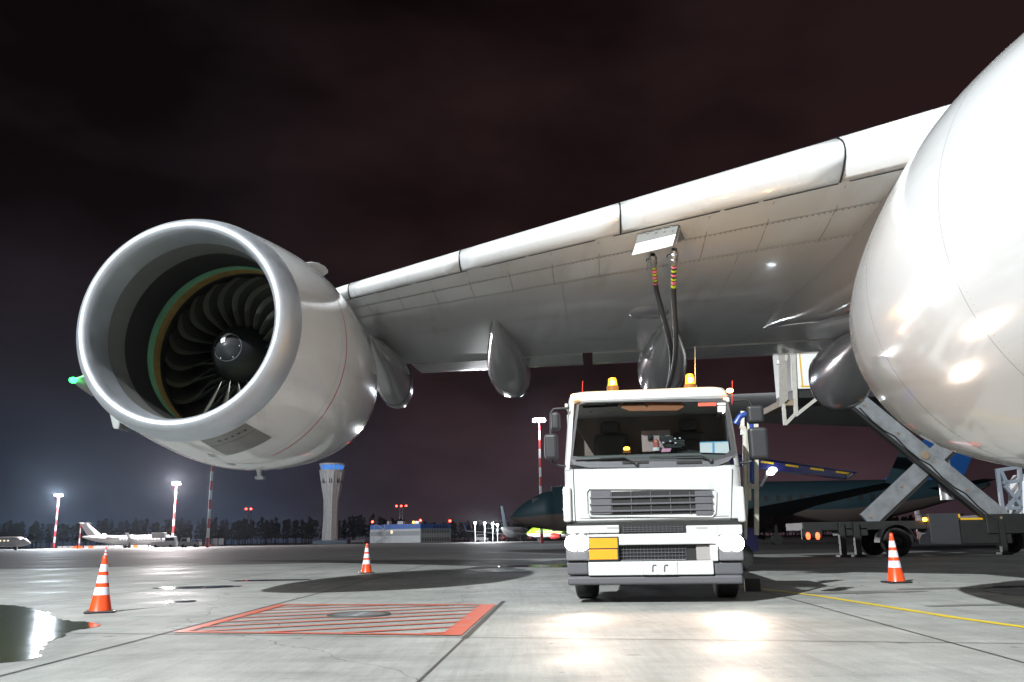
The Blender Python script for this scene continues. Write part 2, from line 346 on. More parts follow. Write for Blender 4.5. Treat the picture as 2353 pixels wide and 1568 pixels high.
# ---------------------------------------------------------------- the freighter
AX=V((.093,.9957,0)).normalized(); SPN=V((AX.y,-AX.x,0)); UZ=V((0,0,1))
JL=V((16,8,0))
jet=thing('jumbo_jet','huge white four-engined freighter with fan engine under its outstretched wing','aircraft',JL)
def jb(mb,name,m,parent=None,**k): return mb.build(name,m,parent or jet,JL,**k)
def frame(c):
    T=Matrix.Identity(4)
    for i in range(3): T[i][0]=SPN[i]; T[i][1]=AX[i]; T[i][2]=UZ[i]; T[i][3]=c[i]
    return T
ECL=V((-4.833,12.0,3.966)); ECR=V((5.048,4.261,3.164))
COWL=[(.45,1.691),(.7,1.734),(1.0,1.782),(1.5,1.848),(2.0,1.898),(2.5,1.922),(3.0,1.912),(3.5,1.874),(4.0,1.819),(4.4,1.764),(4.8,1.70),(5.1,1.645),(5.6,1.53)]
def rcowl(a):
    for (a0,r0),(a1,r1) in zip(COWL,COWL[1:]):
        if a0<=a<=a1: return r0+(r1-r0)*(a-a0)/(a1-a0)
    return COWL[-1][1]
LINER=mat('perforated acoustic liner',(.13,.13,.125),.45,noise=.1,nscale=6,bump=.4,bscale=160)
LINERD=mat('dark fan case liner',(.025,.025,.024),.55,noise=.15,nscale=6)
GREEN=mat('green rub strip',(.14,.34,.2),.6,noise=.15,nscale=4); OCHRE=mat('ochre rub strip',(.33,.22,.07),.6,noise=.3,nscale=7)
BLADE=mat('dark composite fan blade',(.035,.034,.03),.38,coat=.2,noise=.15,nscale=8); BEDGE=mat('titanium blade edge',(.13,.13,.11),.4,metal=.6)
SPIN=mat('spinner black paint',(.016,.017,.02),.5,coat=0,noise=.15,nscale=10); SPINW=mat('white spiral mark',(.8,.8,.8),.4)
REDLINE=mat('red stripe paint',(.5,.03,.03),.5); INK=mat('black lettering',(.03,.03,.03),.6)
SEAMC=mat('cowl seam',(.36,.36,.36),.5)
def cowl_patch(mb,T,a0,a1,p0,p1,off=.004,na=6,np_=16,m=0):
    rs=[]
    for i in range(na+1):
        a=a0+(a1-a0)*i/na; r=rcowl(a)+off
        rs.append([T@V((r*math.sin(p0+(p1-p0)*j/np_),a,r*math.cos(p0+(p1-p0)*j/np_))) for j in range(np_+1)])
    mb.rings(rs,m,False,(False,False))
def engine(c):
    T=frame(c)
    mb=MB(); cp=crom(COWL,3)
    mb.lathe(cp,128,0,T); mb.lathe([(5.6,1.53),(5.58,1.48),(4.0,1.45),(3.1,1.40)],96,1,T)
    cowl=jb(mb,'engine',[COWLW,LINERD],smooth=60)
    mb=MB(); lip=crom([(.45,1.693),(.3,1.673),(.17,1.638),(.08,1.592),(.025,1.545),(0,1.497),(.015,1.455),(.06,1.422),(.18,1.395),(.55,1.38)],4)
    mb.lathe(lip,160,0,T); jb(mb,'inlet_lip',ALU,cowl,smooth=180)
    mb=MB(); mb.lathe([(.55,1.378),(.8,1.382),(1.05,1.39)],96,0,T); mb.lathe([(1.05,1.39),(1.4,1.405),(1.80,1.415)],96,1,T); jb(mb,'inlet_liner',[LINER,LINERD],cowl,smooth=180)
    mb=MB(); mb.lathe([(1.80,1.415),(1.805,1.44),(2.02,1.44),(2.03,1.435)],96,0,T); mb.lathe([(2.03,1.435),(2.26,1.435)],96,1,T); mb.lathe([(2.26,1.435),(3.15,1.43)],96,2,T); jb(mb,'fan_case',[GREEN,OCHRE,LINERD],cowl,smooth=50)
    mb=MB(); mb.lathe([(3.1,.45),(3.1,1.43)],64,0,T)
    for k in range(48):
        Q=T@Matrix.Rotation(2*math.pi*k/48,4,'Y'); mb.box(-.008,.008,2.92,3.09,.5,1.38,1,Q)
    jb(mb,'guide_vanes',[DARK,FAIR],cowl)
    mb=MB(); mb.lathe(crom([(.86,.0),(.875,.055),(.93,.145),(1.02,.24),(1.16,.345),(1.34,.43),(1.5,.485),(1.62,.51),(2.3,.53)],3),64,0,T@Matrix.Translation((0,.72,0))); sp=jb(mb,'spinner',SPIN,cowl,smooth=180)
    # joint ring, bolts and the painted white mark on the spinner
    TS=T@Matrix.Translation((0,.72,0)); mb=MB(); mb.lathe([(1.0,.2265),(1.003,.2295),(1.011,.2355),(1.013,.2372)],64,0,TS)
    SPR=[(.86,0),(.875,.055),(.93,.145),(1.02,.24),(1.16,.345),(1.34,.43)]
    def rs_(a):
        for (a0,r0),(a1,r1) in zip(SPR,SPR[1:]):
            if a0<=a<=a1: return r0+(r1-r0)*(a-a0)/(a1-a0)
        return .3
    for k in range(6):
        t=R(60*k+28); r=.21; mb.sphere(TS@V((r*math.sin(t),.985,r*math.cos(t))),.012,8,1)
    rr=[]
    for i in range(13):
        t=i/12; a=.872+.125*t; ph=R(-22+34*t*t); wd=.034+.012*t
        r=rs_(a)+.014
        dph=wd/max(r,.04)
        rr.append([TS@V((r*math.sin(ph+q*dph),a-.014,r*math.cos(ph+q*dph))) for q in (-1,-.5,0,.5,1)])
    mb.rings(rr,2,False,(False,False)); jb(mb,'spinner_mark',[STEEL,STEEL,SPINW],cowl,smooth=60)
    for k in range(22):
        mb=MB(); rows=[]; nr=14; b0=2*math.pi*k/22
        for i in range(nr+1):
            t=i/nr; r=.39+(1.42-.39)*t; stg=R(18+46*t); ch=.33+.22*math.sin(math.pi*min(1,t*.62+.1))
            sweep=-.10*math.sin(math.pi*t)+.10*t*t; lean=.055*math.sin(2*math.pi*(t-.05))*(1 if t>.05 else 0)
            row=[]
            for j in range(7):
                q=j/6-.5; th=.012*(1-(2*q)**2)+.002
                ax=2.38+sweep+q*ch*math.cos(stg); tg=(q+.5)*ch*math.sin(stg)+.05*t*(1-(2*q)**2)*ch+R(-43*t+50*t*t)*r
                ang=b0+tg/r; row.append((ang,ax,r,th))
            ring=[T@V((r*math.sin(a_+th/r),x_,r*math.cos(a_+th/r))) for a_,x_,r,th in row]+[T@V((r*math.sin(a_-th/r),x_,r*math.cos(a_-th/r))) for a_,x_,r,th in reversed(row)]
            rows.append(ring)
        mb.rings(rows,0,True,(True,True),ms=lambda i,j:1 if j in (0,12,13) else 0); jb(mb,'fan_blade',[BLADE,BEDGE],cowl,smooth=50)
    # grey lower access panel with drain holes, red line, rivets
    mb=MB(); cowl_patch(mb,T,.47,1.35,R(148),R(172)); 
    for k in range(5):
        t=R(151.5+3.4*k); r=rcowl(.66)
        Q=T@Matrix.Rotation(t,4,'Y')@Matrix.Translation((0,.66,r+.006)); mb.lathe([(0,0),(0,.03)],12,1,Q@Matrix.Rotation(R(90),4,'X')@Matrix.Diagonal((.8,1,1.3,1)))
    cowl_patch(mb,T,.80,.81,R(148),R(172),.006,1,16,1)
    jb(mb,'lower_panel',[COWLG,DARK],cowl,smooth=60,fix=False)
    mb=MB(); cowl_patch(mb,T,2.05,2.075,R(62),R(158),.004,1,40,0); cowl_patch(mb,T,1.86,1.868,R(0),R(360),.003,1,128,1); cowl_patch(mb,T,3.9,3.912,R(0),R(360),.003,1,128,1)
    for t in (R(-155),R(178),R(28)): cowl_patch(mb,T,.5,4.9,t,t+.004,.003,20,1,1)
    for k in range(150):
        t=2*math.pi*k/150; r=rcowl(.5)+.003; Q=T@Matrix.Rotation(t,4,'Y')@Matrix.Translation((0,.5,r)); mb.box(-.005,.005,-.005,.005,-.002,.001,2,Q)
    for k in range(220):
        t=2*math.pi*k/220
        for a in (1.80,3.95): Q=T@Matrix.Rotation(t,4,'Y')@Matrix.Translation((0,a,rcowl(a)+.002)); mb.box(-.004,.004,-.004,.004,-.002,.001,2,Q)
    jb(mb,'painted_lines',[REDLINE,FAIR,SEAMC],cowl,fix=False)
    mb=MB()
    for t0_,t1_,a0_,a1_ in ((118,126,2.3,2.6),(140,149,2.9,3.25),(96,101,2.9,3.1),(70,73,1.2,1.32)):
        t0_,t1_=R(t0_),R(t1_)
        mb=MB()
        for q in ((a0_,a0_+.008,t0_,t1_),(a1_,a1_+.008,t0_,t1_),(a0_,a1_,t0_,t0_+.004),(a0_,a1_,t1_,t1_+.004)): cowl_patch(mb,T,*q,.003,6,8,0)
        jb(mb,'access_panel',SEAMC,cowl,fix=False)
    for k in range(5):
        mb=MB(); cowl_patch(mb,T,1.2+.72*k,1.34+.72*k,R(176.5),R(179.5),.006,2,3,0); jb(mb,'cowl_latch',STEEL,cowl,fix=False)
    # strake with lettering
    ph=R(30); Q=T@Matrix.Rotation(ph,4,'Y')
    pr=[(2.4,rcowl(2.4)-.02),(2.55,1.94),(2.75,2.03),(3.0,2.10),(3.3,2.14),(3.5,2.13),(3.56,2.09),(3.48,2.0),(3.38,1.9),(3.36,1.82),(3.4,rcowl(3.4)-.03)]
    mb=MB(); mb.prism([Q@V((-.012,a,r)) for a,r in pr],Q.to_3x3()@V((.024,0,0)),0); st=jb(mb,'strake',COWLW,cowl,bevel=.006)
    tx=bpy.data.curves.new('strake_lettering','FONT'); tx.body='NO GRAB'; tx.size=.105; tx.align_x='CENTER'; tx.extrude=.001; tx.materials.append(INK)
    tm=bpy.data.objects.new('tmp',tx); COL.objects.link(tm); dg=bpy.context.evaluated_depsgraph_get(); me=bpy.data.meshes.new_from_object(tm.evaluated_get(dg)); me.materials.clear(); me.materials.append(INK)
    bpy.data.objects.remove(tm); to=bpy.data.objects.new('strake_lettering',me); COL.objects.link(to); to.parent=cowl
    # letters lie on the face turned towards the camera (-x of the strake frame)
    B=Matrix.Identity(4); ex=Q.to_3x3()@V((0,.80,-.60)); ey=Q.to_3x3()@V((0,.60,.80)); ez=ex.cross(ey)
    for i in range(3): B[i][0]=ex[i]; B[i][1]=ey[i]; B[i][2]=ez[i]
    sgn=1 if ez.dot(Q.to_3x3()@V((-1,0,0)))>0 else -1
    if sgn<0:
        ex=-ex
        for i in range(3): B[i][0]=ex[i]; B[i][2]=-ez[i]
    B.translation=Q@V((-.0155,3.2,1.95))-JL; to.matrix_local=B
    mb=MB(); mb.tube([T@V((.05,3.2,-rcowl(3.2)+.02)),T@V((.05,3.25,-rcowl(3.2)-.13))],[.05,.04],10); mb.box(-.03,.13,3.2,3.34,-rcowl(3.2)-.15,-rcowl(3.2)-.1,0,T); jb(mb,'drain_mast',STEEL,cowl,bevel=.01)
    mb=MB(); mb.lathe([(3.1,.5),(3.8,.95),(5.6,.9),(6.8,.5)],48,0,T); jb(mb,'core_cowl',STEEL,cowl,smooth=60)
    return cowl
eng=engine(ECL)
e2=dup(eng,jet); e2.location=ECR-ECL
e2['label']='inboard engine filling the right edge of the photo'; eng['label']='outboard engine with its fan in full view'
# ---- wing
PA=V(U(2165,281,9.5)); PB=V(U(780,668,17.5)); PT=V(U(166,872,30))
TE1=V(U(940,858,25)); TE2=V(U(1860,812,23)); TTT=V(U(222,918,32.6))
SMAX=2.0
def LEp(s):
    if s<=1: return PA+(PB-PA)*s+UZ*(.05*max(0,s)*(1-s)*1.2)
    return PB+(PT-PB)*(s-1)
def TEp(s):
    if s<=1:
        p=LEp(s); d=TE2-TE1
        # follow AX from p until the TE line
        den=AX.x*d.y-AX.y*d.x; k=((TE1.x-p.x)*d.y-(TE1.y-p.y)*d.x)/den
        q=p+AX*k; u=((q.x-TE1.x)*d.x+(q.y-TE1.y)*d.y)/(d.x*d.x+d.y*d.y); q.z=TE1.z+d.z*u; return q
    a=TEp(1.0); return a+(TTT-a)*(s-1)
def tc_(s): return .105 if s<=0 else (.105-.012*s if s<=1 else .093-.02*(s-1))
def yt(c,t): return 5*t*(.2969*math.sqrt(max(c,0))-.126*c-.3516*c*c+.2843*c**3-.1036*c**4)
def wp(s,c,side,off=0):
    p=LEp(s); q=TEp(s); ch=(q-p); L_=ch.length; t=tc_(s); cam_=.012*math.sin(math.pi*c)
    y=yt(c,t)
    z=cam_*L_+(y*.95 if side>0 else -y*1.05)*L_
    n=UZ
    pt=p+ch*c+n*z
    if off:
        # approximate outward normal in section
        e=.004; c2=min(1,c+e); y2=yt(c2,t); dz=((y2-y)*(.95 if side>0 else -1.05))*L_; t_=(ch*(c2-c)+UZ*dz)
        if t_.length<1e-9: t_=UZ
        t_.normalize(); lat=ch.cross(UZ).normalized(); nn=lat.cross(t_) 
        if nn.z*side<0 and c>.01: nn=-nn
        if c<=.01: nn=-ch.normalized()
        pt=pt+nn*off
    return pt
CH=[0,.0008,.003,.007,.012,.018,.025,.034,.045,.06,.09,.14,.2,.28,.36,.45,.54,.63,.72,.80]
SS=[-1.3,-1,-.7,-.45,-.2,0,.15,.3,.45,.6,.75,.9,1.0,1.15,1.3,1.45,1.6,1.75,1.9,1.97,2.0]
WINGP=dirty('light grey wing paint',(.58,.585,.58),1,.45,.19,.5,(.22,2.6)); SEAM=mat('panel seam',(.27,.27,.265),.6)
mb=MB(); rs=[]
for s in SS: rs.append([wp(s,c,1) for c in reversed(CH)]+[wp(s,c,-1) for c in CH[1:]])
mb.rings(rs,0,True,(True,True)); wing=jb(mb,'wing',WINGP,smooth=60)
def solve(f,px,a=-1.2,b=2.0):
    best=None
    for i in range(3000):
        s=a+(b-a)*i/2999; p=f(s); q=proj(*p)
        if p.y<1: continue
        e=abs(q[0]-px)
        if best is None or e<best[0]: best=(e,s)
    return best[1]
sb=[-1.3]+[solve(LEp,x) for x in (1942,1425,1055,800)]
sb=[-1.3]+sb[1:]+[1.28,1.62,1.93]
for s0,s1 in zip(sb,sb[1:]):
    g=.0018 if s1<=1.02 else .003
    ss=[s0+g+(s1-s0-2*g)*i/8 for i in range(9)]
    cu=[.13,.1,.07,.045,.03,.018,.009,.004,.0012]; cl_=[0,.001,.003,.006,.010,.015,.020,.0255]
    mb=MB(); mb.rings([[wp(s,c,1,.014) for c in cu]+[wp(s,c,-1,.014) for c in cl_] for s in ss],0,False,(False,False))
    sl=jb(mb,'leading_edge_slat',WHITE,wing,smooth=180); sm=sl.modifiers.new('thick','SOLIDIFY'); sm.thickness=.01; sm.offset=-1
def lejoint(mb,s):
    pp=[wp(s,c,1,.016) for c in (.13,.09,.05,.03,.015,.006,.002)]+[wp(s,c,-1,.016) for c in (0,.002,.006,.012,.02,.026)]
    mb.tube(pp,.011,5,0)
for s_ in sb[1:-1]:
    mb=MB(); lejoint(mb,s_); jb(mb,'slat_joint',DARK,wing)
mb=MB()
def wline(s0,c0,s1,c1,w,m,off=.004,n=8):
    for i in range(n):
        sa=s0+(s1-s0)*i/n; sb_=s0+(s1-s0)*(i+1)/n; ca=c0+(c1-c0)*i/n; cb=c0+(c1-c0)*(i+1)/n
        p=wp(sa,ca,-1,off); q=wp(sb_,cb,-1,off); t=(q-p).normalized(); nn=t.cross(UZ).normalized()*w/2
        mb.add([p-nn,p+nn,q+nn,q-nn],[(0,1,2,3)],m)
s=-.25; k=0
rnd=random.Random(4)
while s<1.9:   # dashed gap just behind the slats
    l=rnd.choice((.045,.09,.12,.16)); wline(s,.0285,min(s+l,1.93),.0285,.04,0,.005,3); s+=l+rnd.choice((.006,.012,.03))
for c in (.075,.145,.36,.62): wline(-1.2,c,1.95,c,.014,1,.004,40)
for i in range(26): 
    s=-.25+i*.085; wline(s,.033,s+.0,.155,.012,1,.004,3)
for s in (-.1,.2,.5,.8,1.1,1.4): wline(s,.155,s-.0,.78,.012,1,.004,8)
for i in range(170):
    s=-.2+i*.0072; p=wp(s,.078,-1,.004); mb.box(p.x-.012,p.x+.012,p.y-.012,p.y+.012,p.z-.002,p.z+.002,1)
    p=wp(s,.15,-1,.004); mb.box(p.x-.01,p.x+.01,p.y-.01,p.y+.01,p.z-.002,p.z+.002,1)
jb(mb,'panel_seams',[DARK,SEAM],wing,fix=False)
# flaps
sgap=solve(TEp,1362,-.2,1.0)
FL=[(-1.3,sgap-.0),(sgap+.028,.97),(1.03,1.9)]
for s0,s1 in FL:
    mb=MB(); rs=[]
    for i in range(11):
        s=s0+(s1-s0)*i/10; up_=[wp(s,c,1)-UZ*.0 for c in (1,.95,.9,.86,.83,.812)]; lo=[wp(s,c,-1)-UZ*.03 for c in (.806,.815,.83,.86,.9,.95,.99)]
        rs.append(up_+lo)
    mb.rings(rs,0,True,(True,True)); jb(mb,'flap',WINGP,wing,smooth=50)
def skin(px,py):
    best=None
    for i in range(160):
        s=-1.0+i*.0125
        for j in range(90):
            c=.012+.785*j/89; p=wp(s,c,-1); q=proj(*p); e=(q[0]-px)**2+(q[1]-py)**2
            if best is None or e<best[0]: best=(e,p)
    return best[1]
# flap track fairings, nose on the lower skin, tail behind the trailing edge
def canoe(p0,p1,hw,hh,sag=.25,blunt=.5,m=FAIR,name='flap_track_fairing'):
    p0=V(p0);p1=V(p1); rs=[]; n=22; ax=(p1-p0).normalized(); lat=ax.cross(UZ).normalized(); upv=lat.cross(ax)
    for i in range(n+1):
        t=i/n; f=math.sin(math.pi*min(1,t*.5/blunt) if t<blunt else math.pi*(.5+.5*(t-blunt)/(1-blunt)))
        f=max(.02,f)**(.95 if t<blunt else .6)
        c=p0+(p1-p0)*t-upv*sag*math.sin(math.pi*t)
        rs.append([c+lat*hw*f*abs(math.cos(a_))**.8*math.copysign(1,math.cos(a_))+upv*hh*f*(math.sin(a_) if math.sin(a_)<0 else .75*math.sin(a_)) for a_ in [2*math.pi*j/24 for j in range(24)]])
    mb=MB(); mb.rings(rs,0,True,(True,True)); o=jb(mb,name,m,smooth=180)
    # split line near the tail
    rg=rs[int(n*.72)]; c=sum(rg,V((0,0,0)))/24; mb=MB(); mb.tube([c+(q-c)*1.004 for q in rg+[rg[0]]],.012,5,0,False); jb(mb,'fairing_joint',DARK,o)
    return o
canoe(skin(1132,735)-UZ*.0,U(1189,890,26.8),.56,.62,.2,.6)
canoe(skin(1538,725),U(1503,880,25.5),.6,.75,.25,.5)
canoe(U(2010,740,17.5),U(1890,882,24.5),.72,.95,.25,.6)
canoe(U(850,770,18.5),U(926,900,25.5),.46,.75,.05,.75)
mb=MB(); mb.sphere(skin(1488,717),.42,16,0,(1,1.3,.22)); jb(mb,'fuel_vent',FAIR,wing,smooth=180)
# pylons
def pylon(c,prof,toe=0):
    rs=[]
    for a,zb,zt,hw in prof:
        b=c+AX*a-SPN*toe*max(0,(a-6)/8); n=16
        zc=(zb+zt)/2; hz=(zt-zb)/2
        rs.append([b+SPN*hw*math.copysign(abs(math.cos(t))**.6,math.cos(t))+UZ*(zc+hz*math.copysign(abs(math.sin(t))**.6,math.sin(t))) for t in [2*math.pi*j/n for j in range(n)]])
    mb=MB(); mb.rings(rs,0,True,(True,True)); return jb(mb,'pylon',FAIR,smooth=60)
pylon(ECL,crom([(2.6,1.5,1.93,.04),(3.4,1.3,2.1,.2),(4.6,.8,2.3,.32),(5.8,.65,2.35,.34),(7.2,.8,2.0,.34),(8.6,1.1,1.8,.28),(10.2,1.5,1.75,.06)],3))
pylon(ECR,crom([(2.6,1.4,1.88,.04),(3.6,1.2,2.2,.22),(5,1.0,2.5,.45),(6.3,.95,2.7,.62),(8.5,1.1,2.5,.52),(10.5,1.35,2.4,.45),(12.4,1.75,2.35,.3),(14.2,2.12,2.2,.04)],3),.75)
# wing tip lamp and tip fairing
NAVG=emat('green navigation lamp',(.02,1,.12),12)
mb=MB(); p=V(U(168,874,29.85)); mb.sphere(p,.13,14,0,(1,1.3,.8)); jb(mb,'navigation_light',NAVG,wing,smooth=180)
lamp(p-AX*.3+UZ*(-.1),25,(.05,1,.15),.08)
tp_=[(212,900),(236,922),(250,948),(259,985),(272,987),(277,957),(268,925),(252,900)]
mb=MB(); mb.prism([U(x,y,31) for x,y in tp_],AX*.7); jb(mb,'tip_fairing',FAIR,wing,bevel=.05,seg=3)
# fuselage and tailplane
FO=ECR+SPN*18.5; rs=[]
for yy,r,dz in ((-24,.4,-.6),(-23,1.5,-.3),(-20,2.6,-.1),(-15,3.2,0),(-10,3.25,0),(0,3.25,0),(10,3.25,0),(22,3.25,0),(30,3.1,.2),(38,2.4,1.2),(48,1.5,2.3),(56,.7,3.2),(60,.2,3.6)):
    c=FO+AX*yy; c.z=5.7+dz; rs.append([c+SPN*r*math.cos(t)+UZ*r*1.05*math.sin(t) for t in [2*math.pi*j/40 for j in range(40)]])
mb=MB(); mb.rings(rs,0,True,(True,True)); jb(mb,'fuselage',WHITE,smooth=180)
def foil(le0,le1,te0,te1,th,name,m,parent=None):
    rs=[]
    for i in range(5):
        t=i/4; p=V(le0).lerp(V(le1),t); q=V(te0).lerp(V(te1),t); tt=th[0]+(th[1]-th[0])*t; L_=(q-p).length
        cs=[1,.7,.4,.2,.1,.04,.01,0]
        rs.append([p+(q-p)*c+UZ*yt(c,tt)*L_ for c in cs]+[p+(q-p)*c-UZ*yt(c,tt)*L_ for c in cs[::-1][1:]])
    mb=MB(); mb.rings(rs,0,True,(True,True)); return jb(mb,name,m,parent,smooth=60)
foil(U(1610,910,53),U(2300,884,45),U(1610,967,55.5),U(2300,992,53),(.09,.1),'tailplane',FAIR)
# ---------------------------------------------------------------- refuelling truck
class Plane:
    "local frame of a vehicle standing on the ground; turns a photo pixel into local coordinates on the plane y=dy"
    def __init__(s,loc,rz): s.loc=V(loc); s.rz=rz; s.c=math.cos(rz); s.s=math.sin(rz)
    def inv(s,p): d=V(p)-s.loc; return V((d.x*s.c+d.y*s.s,-d.x*s.s+d.y*s.c,d.z))
    def at(s,px,py,dy=0):
        r=V(ray(px,py)); o=s.inv((0,0,H)); d=V((r.x*s.c+r.y*s.s,-r.x*s.s+r.y*s.c,r.z)); k=(dy-o.y)/d.y; return o+d*k
xx=U(1505,1200,11.3)
TP=Plane((xx[0],11.3,0),R(-8)); tp=TP.at
truck=thing('fuel_truck','white refuelling truck with lit headlights and amber roof beacons under the wing','truck',TP.loc,TP.rz)
def tb(mb,name,m,parent=None,**k): return mb.build(name,m,parent or truck,**k)
def pbox(mb,x0,y0,x1,y1,d0,d1,m=0):
    ym=(y0+y1)/2; xm=(x0+x1)/2; p=V((tp(x0,ym,d0).x,0,tp(xm,y1,d0).z)); q=V((tp(x1,ym,d0).x,0,tp(xm,y0,d0).z)); mb.box(min(p.x,q.x),max(p.x,q.x),d0,d1,min(p.z,q.z),max(p.z,q.z),m)
def Z(py,px=1505,d=0): return tp(px,py,d).z
def X(px,py=1100,d=0): return tp(px,py,d).x
XL,XR=X(1297,1150),X(1709,1150)
XM=(XL+XR)/2; HW=(XR-XL)/2
zbp=Z(1199); zws=Z(1073); zwt=Z(922,1505,.1); zrt=Z(893,1505,.3); zb1=Z(1320); zb0=Z(1343)
CABD=1.75
def lean(z): return .0 if z<zws else .16*((z-zws)/(zrt-zws))**1.1
def tw(z): return HW if z<zws else HW-.085*((z-zws)/(zrt-zws))
SOFT=mat('dark cab interior',(.06,.058,.055),.7,noise=.2,nscale=6); BEIGE=mat('grey brown interior trim',(.17,.13,.11),.7,noise=.15,nscale=4)
VISOR=mat('orange brown sun visor',(.42,.16,.07),.6,noise=.2,nscale=4)
# cab shell: lower body, corner pillars, roof, back wall
def rrect(z,y0,hw,r,y1,n=5):
    pts=[]
    for cx,cy,t0 in ((hw-r,y0+r,-90),(hw-.04,y1-.04,0),(-hw+.04,y1-.04,90),(-hw+r,y0+r,180)):
        rr=r if cy<y1-.1 else .04
        for i in range(n+1):
            t=R(t0+90*i/n); pts.append(V((XM+cx+rr*math.cos(t),cy+rr*math.sin(t),z)))
    return pts
mb=MB()
gx0,gx1,gz0,gz1=X(1358,1155),X(1637,1155),Z(1183),Z(1127)
mb.rings([rrect(zbp,0.03,HW-.02,.16,CABD),rrect(zbp+.03,0,HW,.16,CABD),rrect(zws-.02,0.0,HW,.16,CABD),rrect(zws,.03,HW-.01,.16,CABD)],0,True,(True,True))
cab=tb(mb,'cab_body',TRUCKW,smooth=40)
def cut(o,x0,x1,y0,y1,z0,z1):
    pass
mb=MB()
mb.rings([rrect(z,.02+lean(z)+dy,tw(z)-dx,.14,CABD) for z,dy,dx in ((zwt+.012,0,0),(zwt+.05,-.03,0),(zrt-.09,.0,.005),(zrt-.03,.06,.03),(zrt,.16,.10))],0,True,(True,True))
tb(mb,'cab_roof',TRUCKW,smooth=40)
def yl(z): return .02+lean(z)
for sx_ in (-1,1):
    mb=MB()
    r=[]
    for z in (zws-.01,zws+.25*(zwt-zws),zws+.6*(zwt-zws),zwt+.02):
        xo=XM+sx_*tw(z); xi=XM+sx_*(tw(z)-.075-.01*(z>zws+.1)); r.append([V((xo,yl(z)+.13,z)),V((xo-sx_*.025,yl(z)+.05,z)),V((xo-sx_*.06,yl(z)+.012,z)),V((xi,yl(z)+.0,z)),V((xi,yl(z)+.1,z)),V((xo-sx_*.03,yl(z)+.22,z))])
    mb.rings(r,0,True,(True,True)); tb(mb,'windscreen_pillar',TRUCKW,smooth=50)
    mb=MB(); zmid=zws+.12
    mb.box(XM+sx_*HW-.03,XM+sx_*HW+.03-.03,1.25,CABD,zws,zwt+.02); mb.box(XM+sx_*tw(zwt)-.04,XM+sx_*tw(zwt),.15,CABD,zwt-.04,zwt+.02); tb(mb,'door_frame',TRUCKW,bevel=.01)
mb=MB(); mb.box(XM-HW+.03,XM+HW-.03,CABD-.06,CABD-.01,zws-.01,zwt+.02); tb(mb,'cab_back_wall',BEIGE)
# windscreen with black border
GL=glass('windscreen glass',(.62,.66,.66)); 
W=[(1309,1068),(1316,1000),(1326,925),(1345,919),(1500,916),(1655,917),(1670,922),(1682,1000),(1689,1040),(1672,1058),(1640,1072),(1500,1074),(1350,1074)]
def ws(px,py,d=0):
    # on the leaning plane: iterate
    y=.0
    for _ in range(6):
        p=tp(px,py,y); y=yl(p.z)-.012+d
    return V((p.x,y,p.z))
mb=MB(); inn=[(1316,1048),(1322,1000),(1331,930),(1348,926),(1500,923),(1652,924),(1664,929),(1674,1000),(1680,1034),(1664,1046),(1636,1052),(1500,1054),(1350,1053)]
o1=[ws(*p) for p in W]; i1=[ws(*p) for p in inn]; n=len(W)
mb.rings([o1,i1],0,True,(False,False)); b_=tb(mb,'windscreen_border',BLACK); s_=b_.modifiers.new('t','SOLIDIFY'); s_.thickness=.012
mb=MB(); mb.add([ws(*p,.004) for p in inn],[tuple(range(n))]); tb(mb,'windscreen',GL)
mb=MB(); mb.prism([ws(1310,1055,-.005),ws(1350,1062,-.005),ws(1640,1060,-.005),ws(1688,1046,-.005),ws(1674,1060,-.005),ws(1640,1074,-.005),ws(1352,1075,-.005),ws(1318,1068,-.005)],(0,.03,0)); 
for x0,x1 in ((1430,1490),(1555,1612)):
    p=ws(x0,1066,-.012); q=ws(x1,1059,-.012); mb.box(p.x,q.x,p.y-.006,p.y+.02,p.z,q.z,1)
tb(mb,'cowl_panel',[GREYP,DARK])
for (x0,y0,x1,y1,x2,y2) in ((1322,1057,1435,1052,1463,1067),(1492,1050,1612,1048,1634,1060)):
    mb=MB(); mb.tube([ws(x0,y0,-.02),ws(x1,y1,-.025)],.011,6); mb.tube([ws((x0+x1)/2,(y0+y1)/2,-.03),ws(x1,y1,-.035),ws(x2,y2,-.02)],.012,6); mb.sphere(ws(x2,y2,-.015),.03,8); tb(mb,'wiper',BLACK,smooth=60)
# interior
mb=MB(); p=ws(1310,1040); zd=ws(1500,1040).z
mb.rings([[V((XM-HW+.12,yl(zd)+.05,zd-.25)),V((XM+HW-.12,yl(zd)+.05,zd-.25)),V((XM+HW-.12,yl(zd)+.06,zd-.02)),V((XM-HW+.12,yl(zd)+.06,zd-.02))],[V((XM-HW+.12,.7,zd-.3)),V((XM+HW-.12,.7,zd-.3)),V((XM+HW-.12,.55,zd+.03)),V((XM-HW+.12,.55,zd+.03))]],0,True,(True,True)); tb(mb,'dashboard',mat('grey dashboard',(.16,.17,.17),.6,bump=.2,bscale=200),bevel=.03)
for x in (-.55,.6):
    mb=MB(); mb.box(XM+x-.25,XM+x+.25,1.05,1.5,zd-.5,zd-.1); mb.box(XM+x-.25,XM+x+.25,1.38,1.54,zd-.12,zd+.42); mb.box(XM+x-.14,XM+x+.14,1.40,1.52,zd+.43,zd+.62); tb(mb,'seat',SOFT,bevel=.06,seg=3)
mb=MB(); c=V((XM+.58,.78,zd+.06)); Q=Matrix.Translation(c)@Matrix.Rotation(R(60),4,'X'); mb.tube([Q@V((.22*math.cos(t),.22*math.sin(t),0)) for t in [2*math.pi*i/28 for i in range(29)]],.016,7,0,False)
mb.bar(Q@V((-.21,0,0)),Q@V((.21,0,0)),.03); mb.bar(Q@V((0,-.21,0)),Q@V((0,0,0)),.03); mb.lathe([(0,.0),(0,.06),(.03,.06)],16,0,Q@Matrix.Rotation(R(-90),4,'X')); tb(mb,'steering_wheel',BLACK,smooth=50)
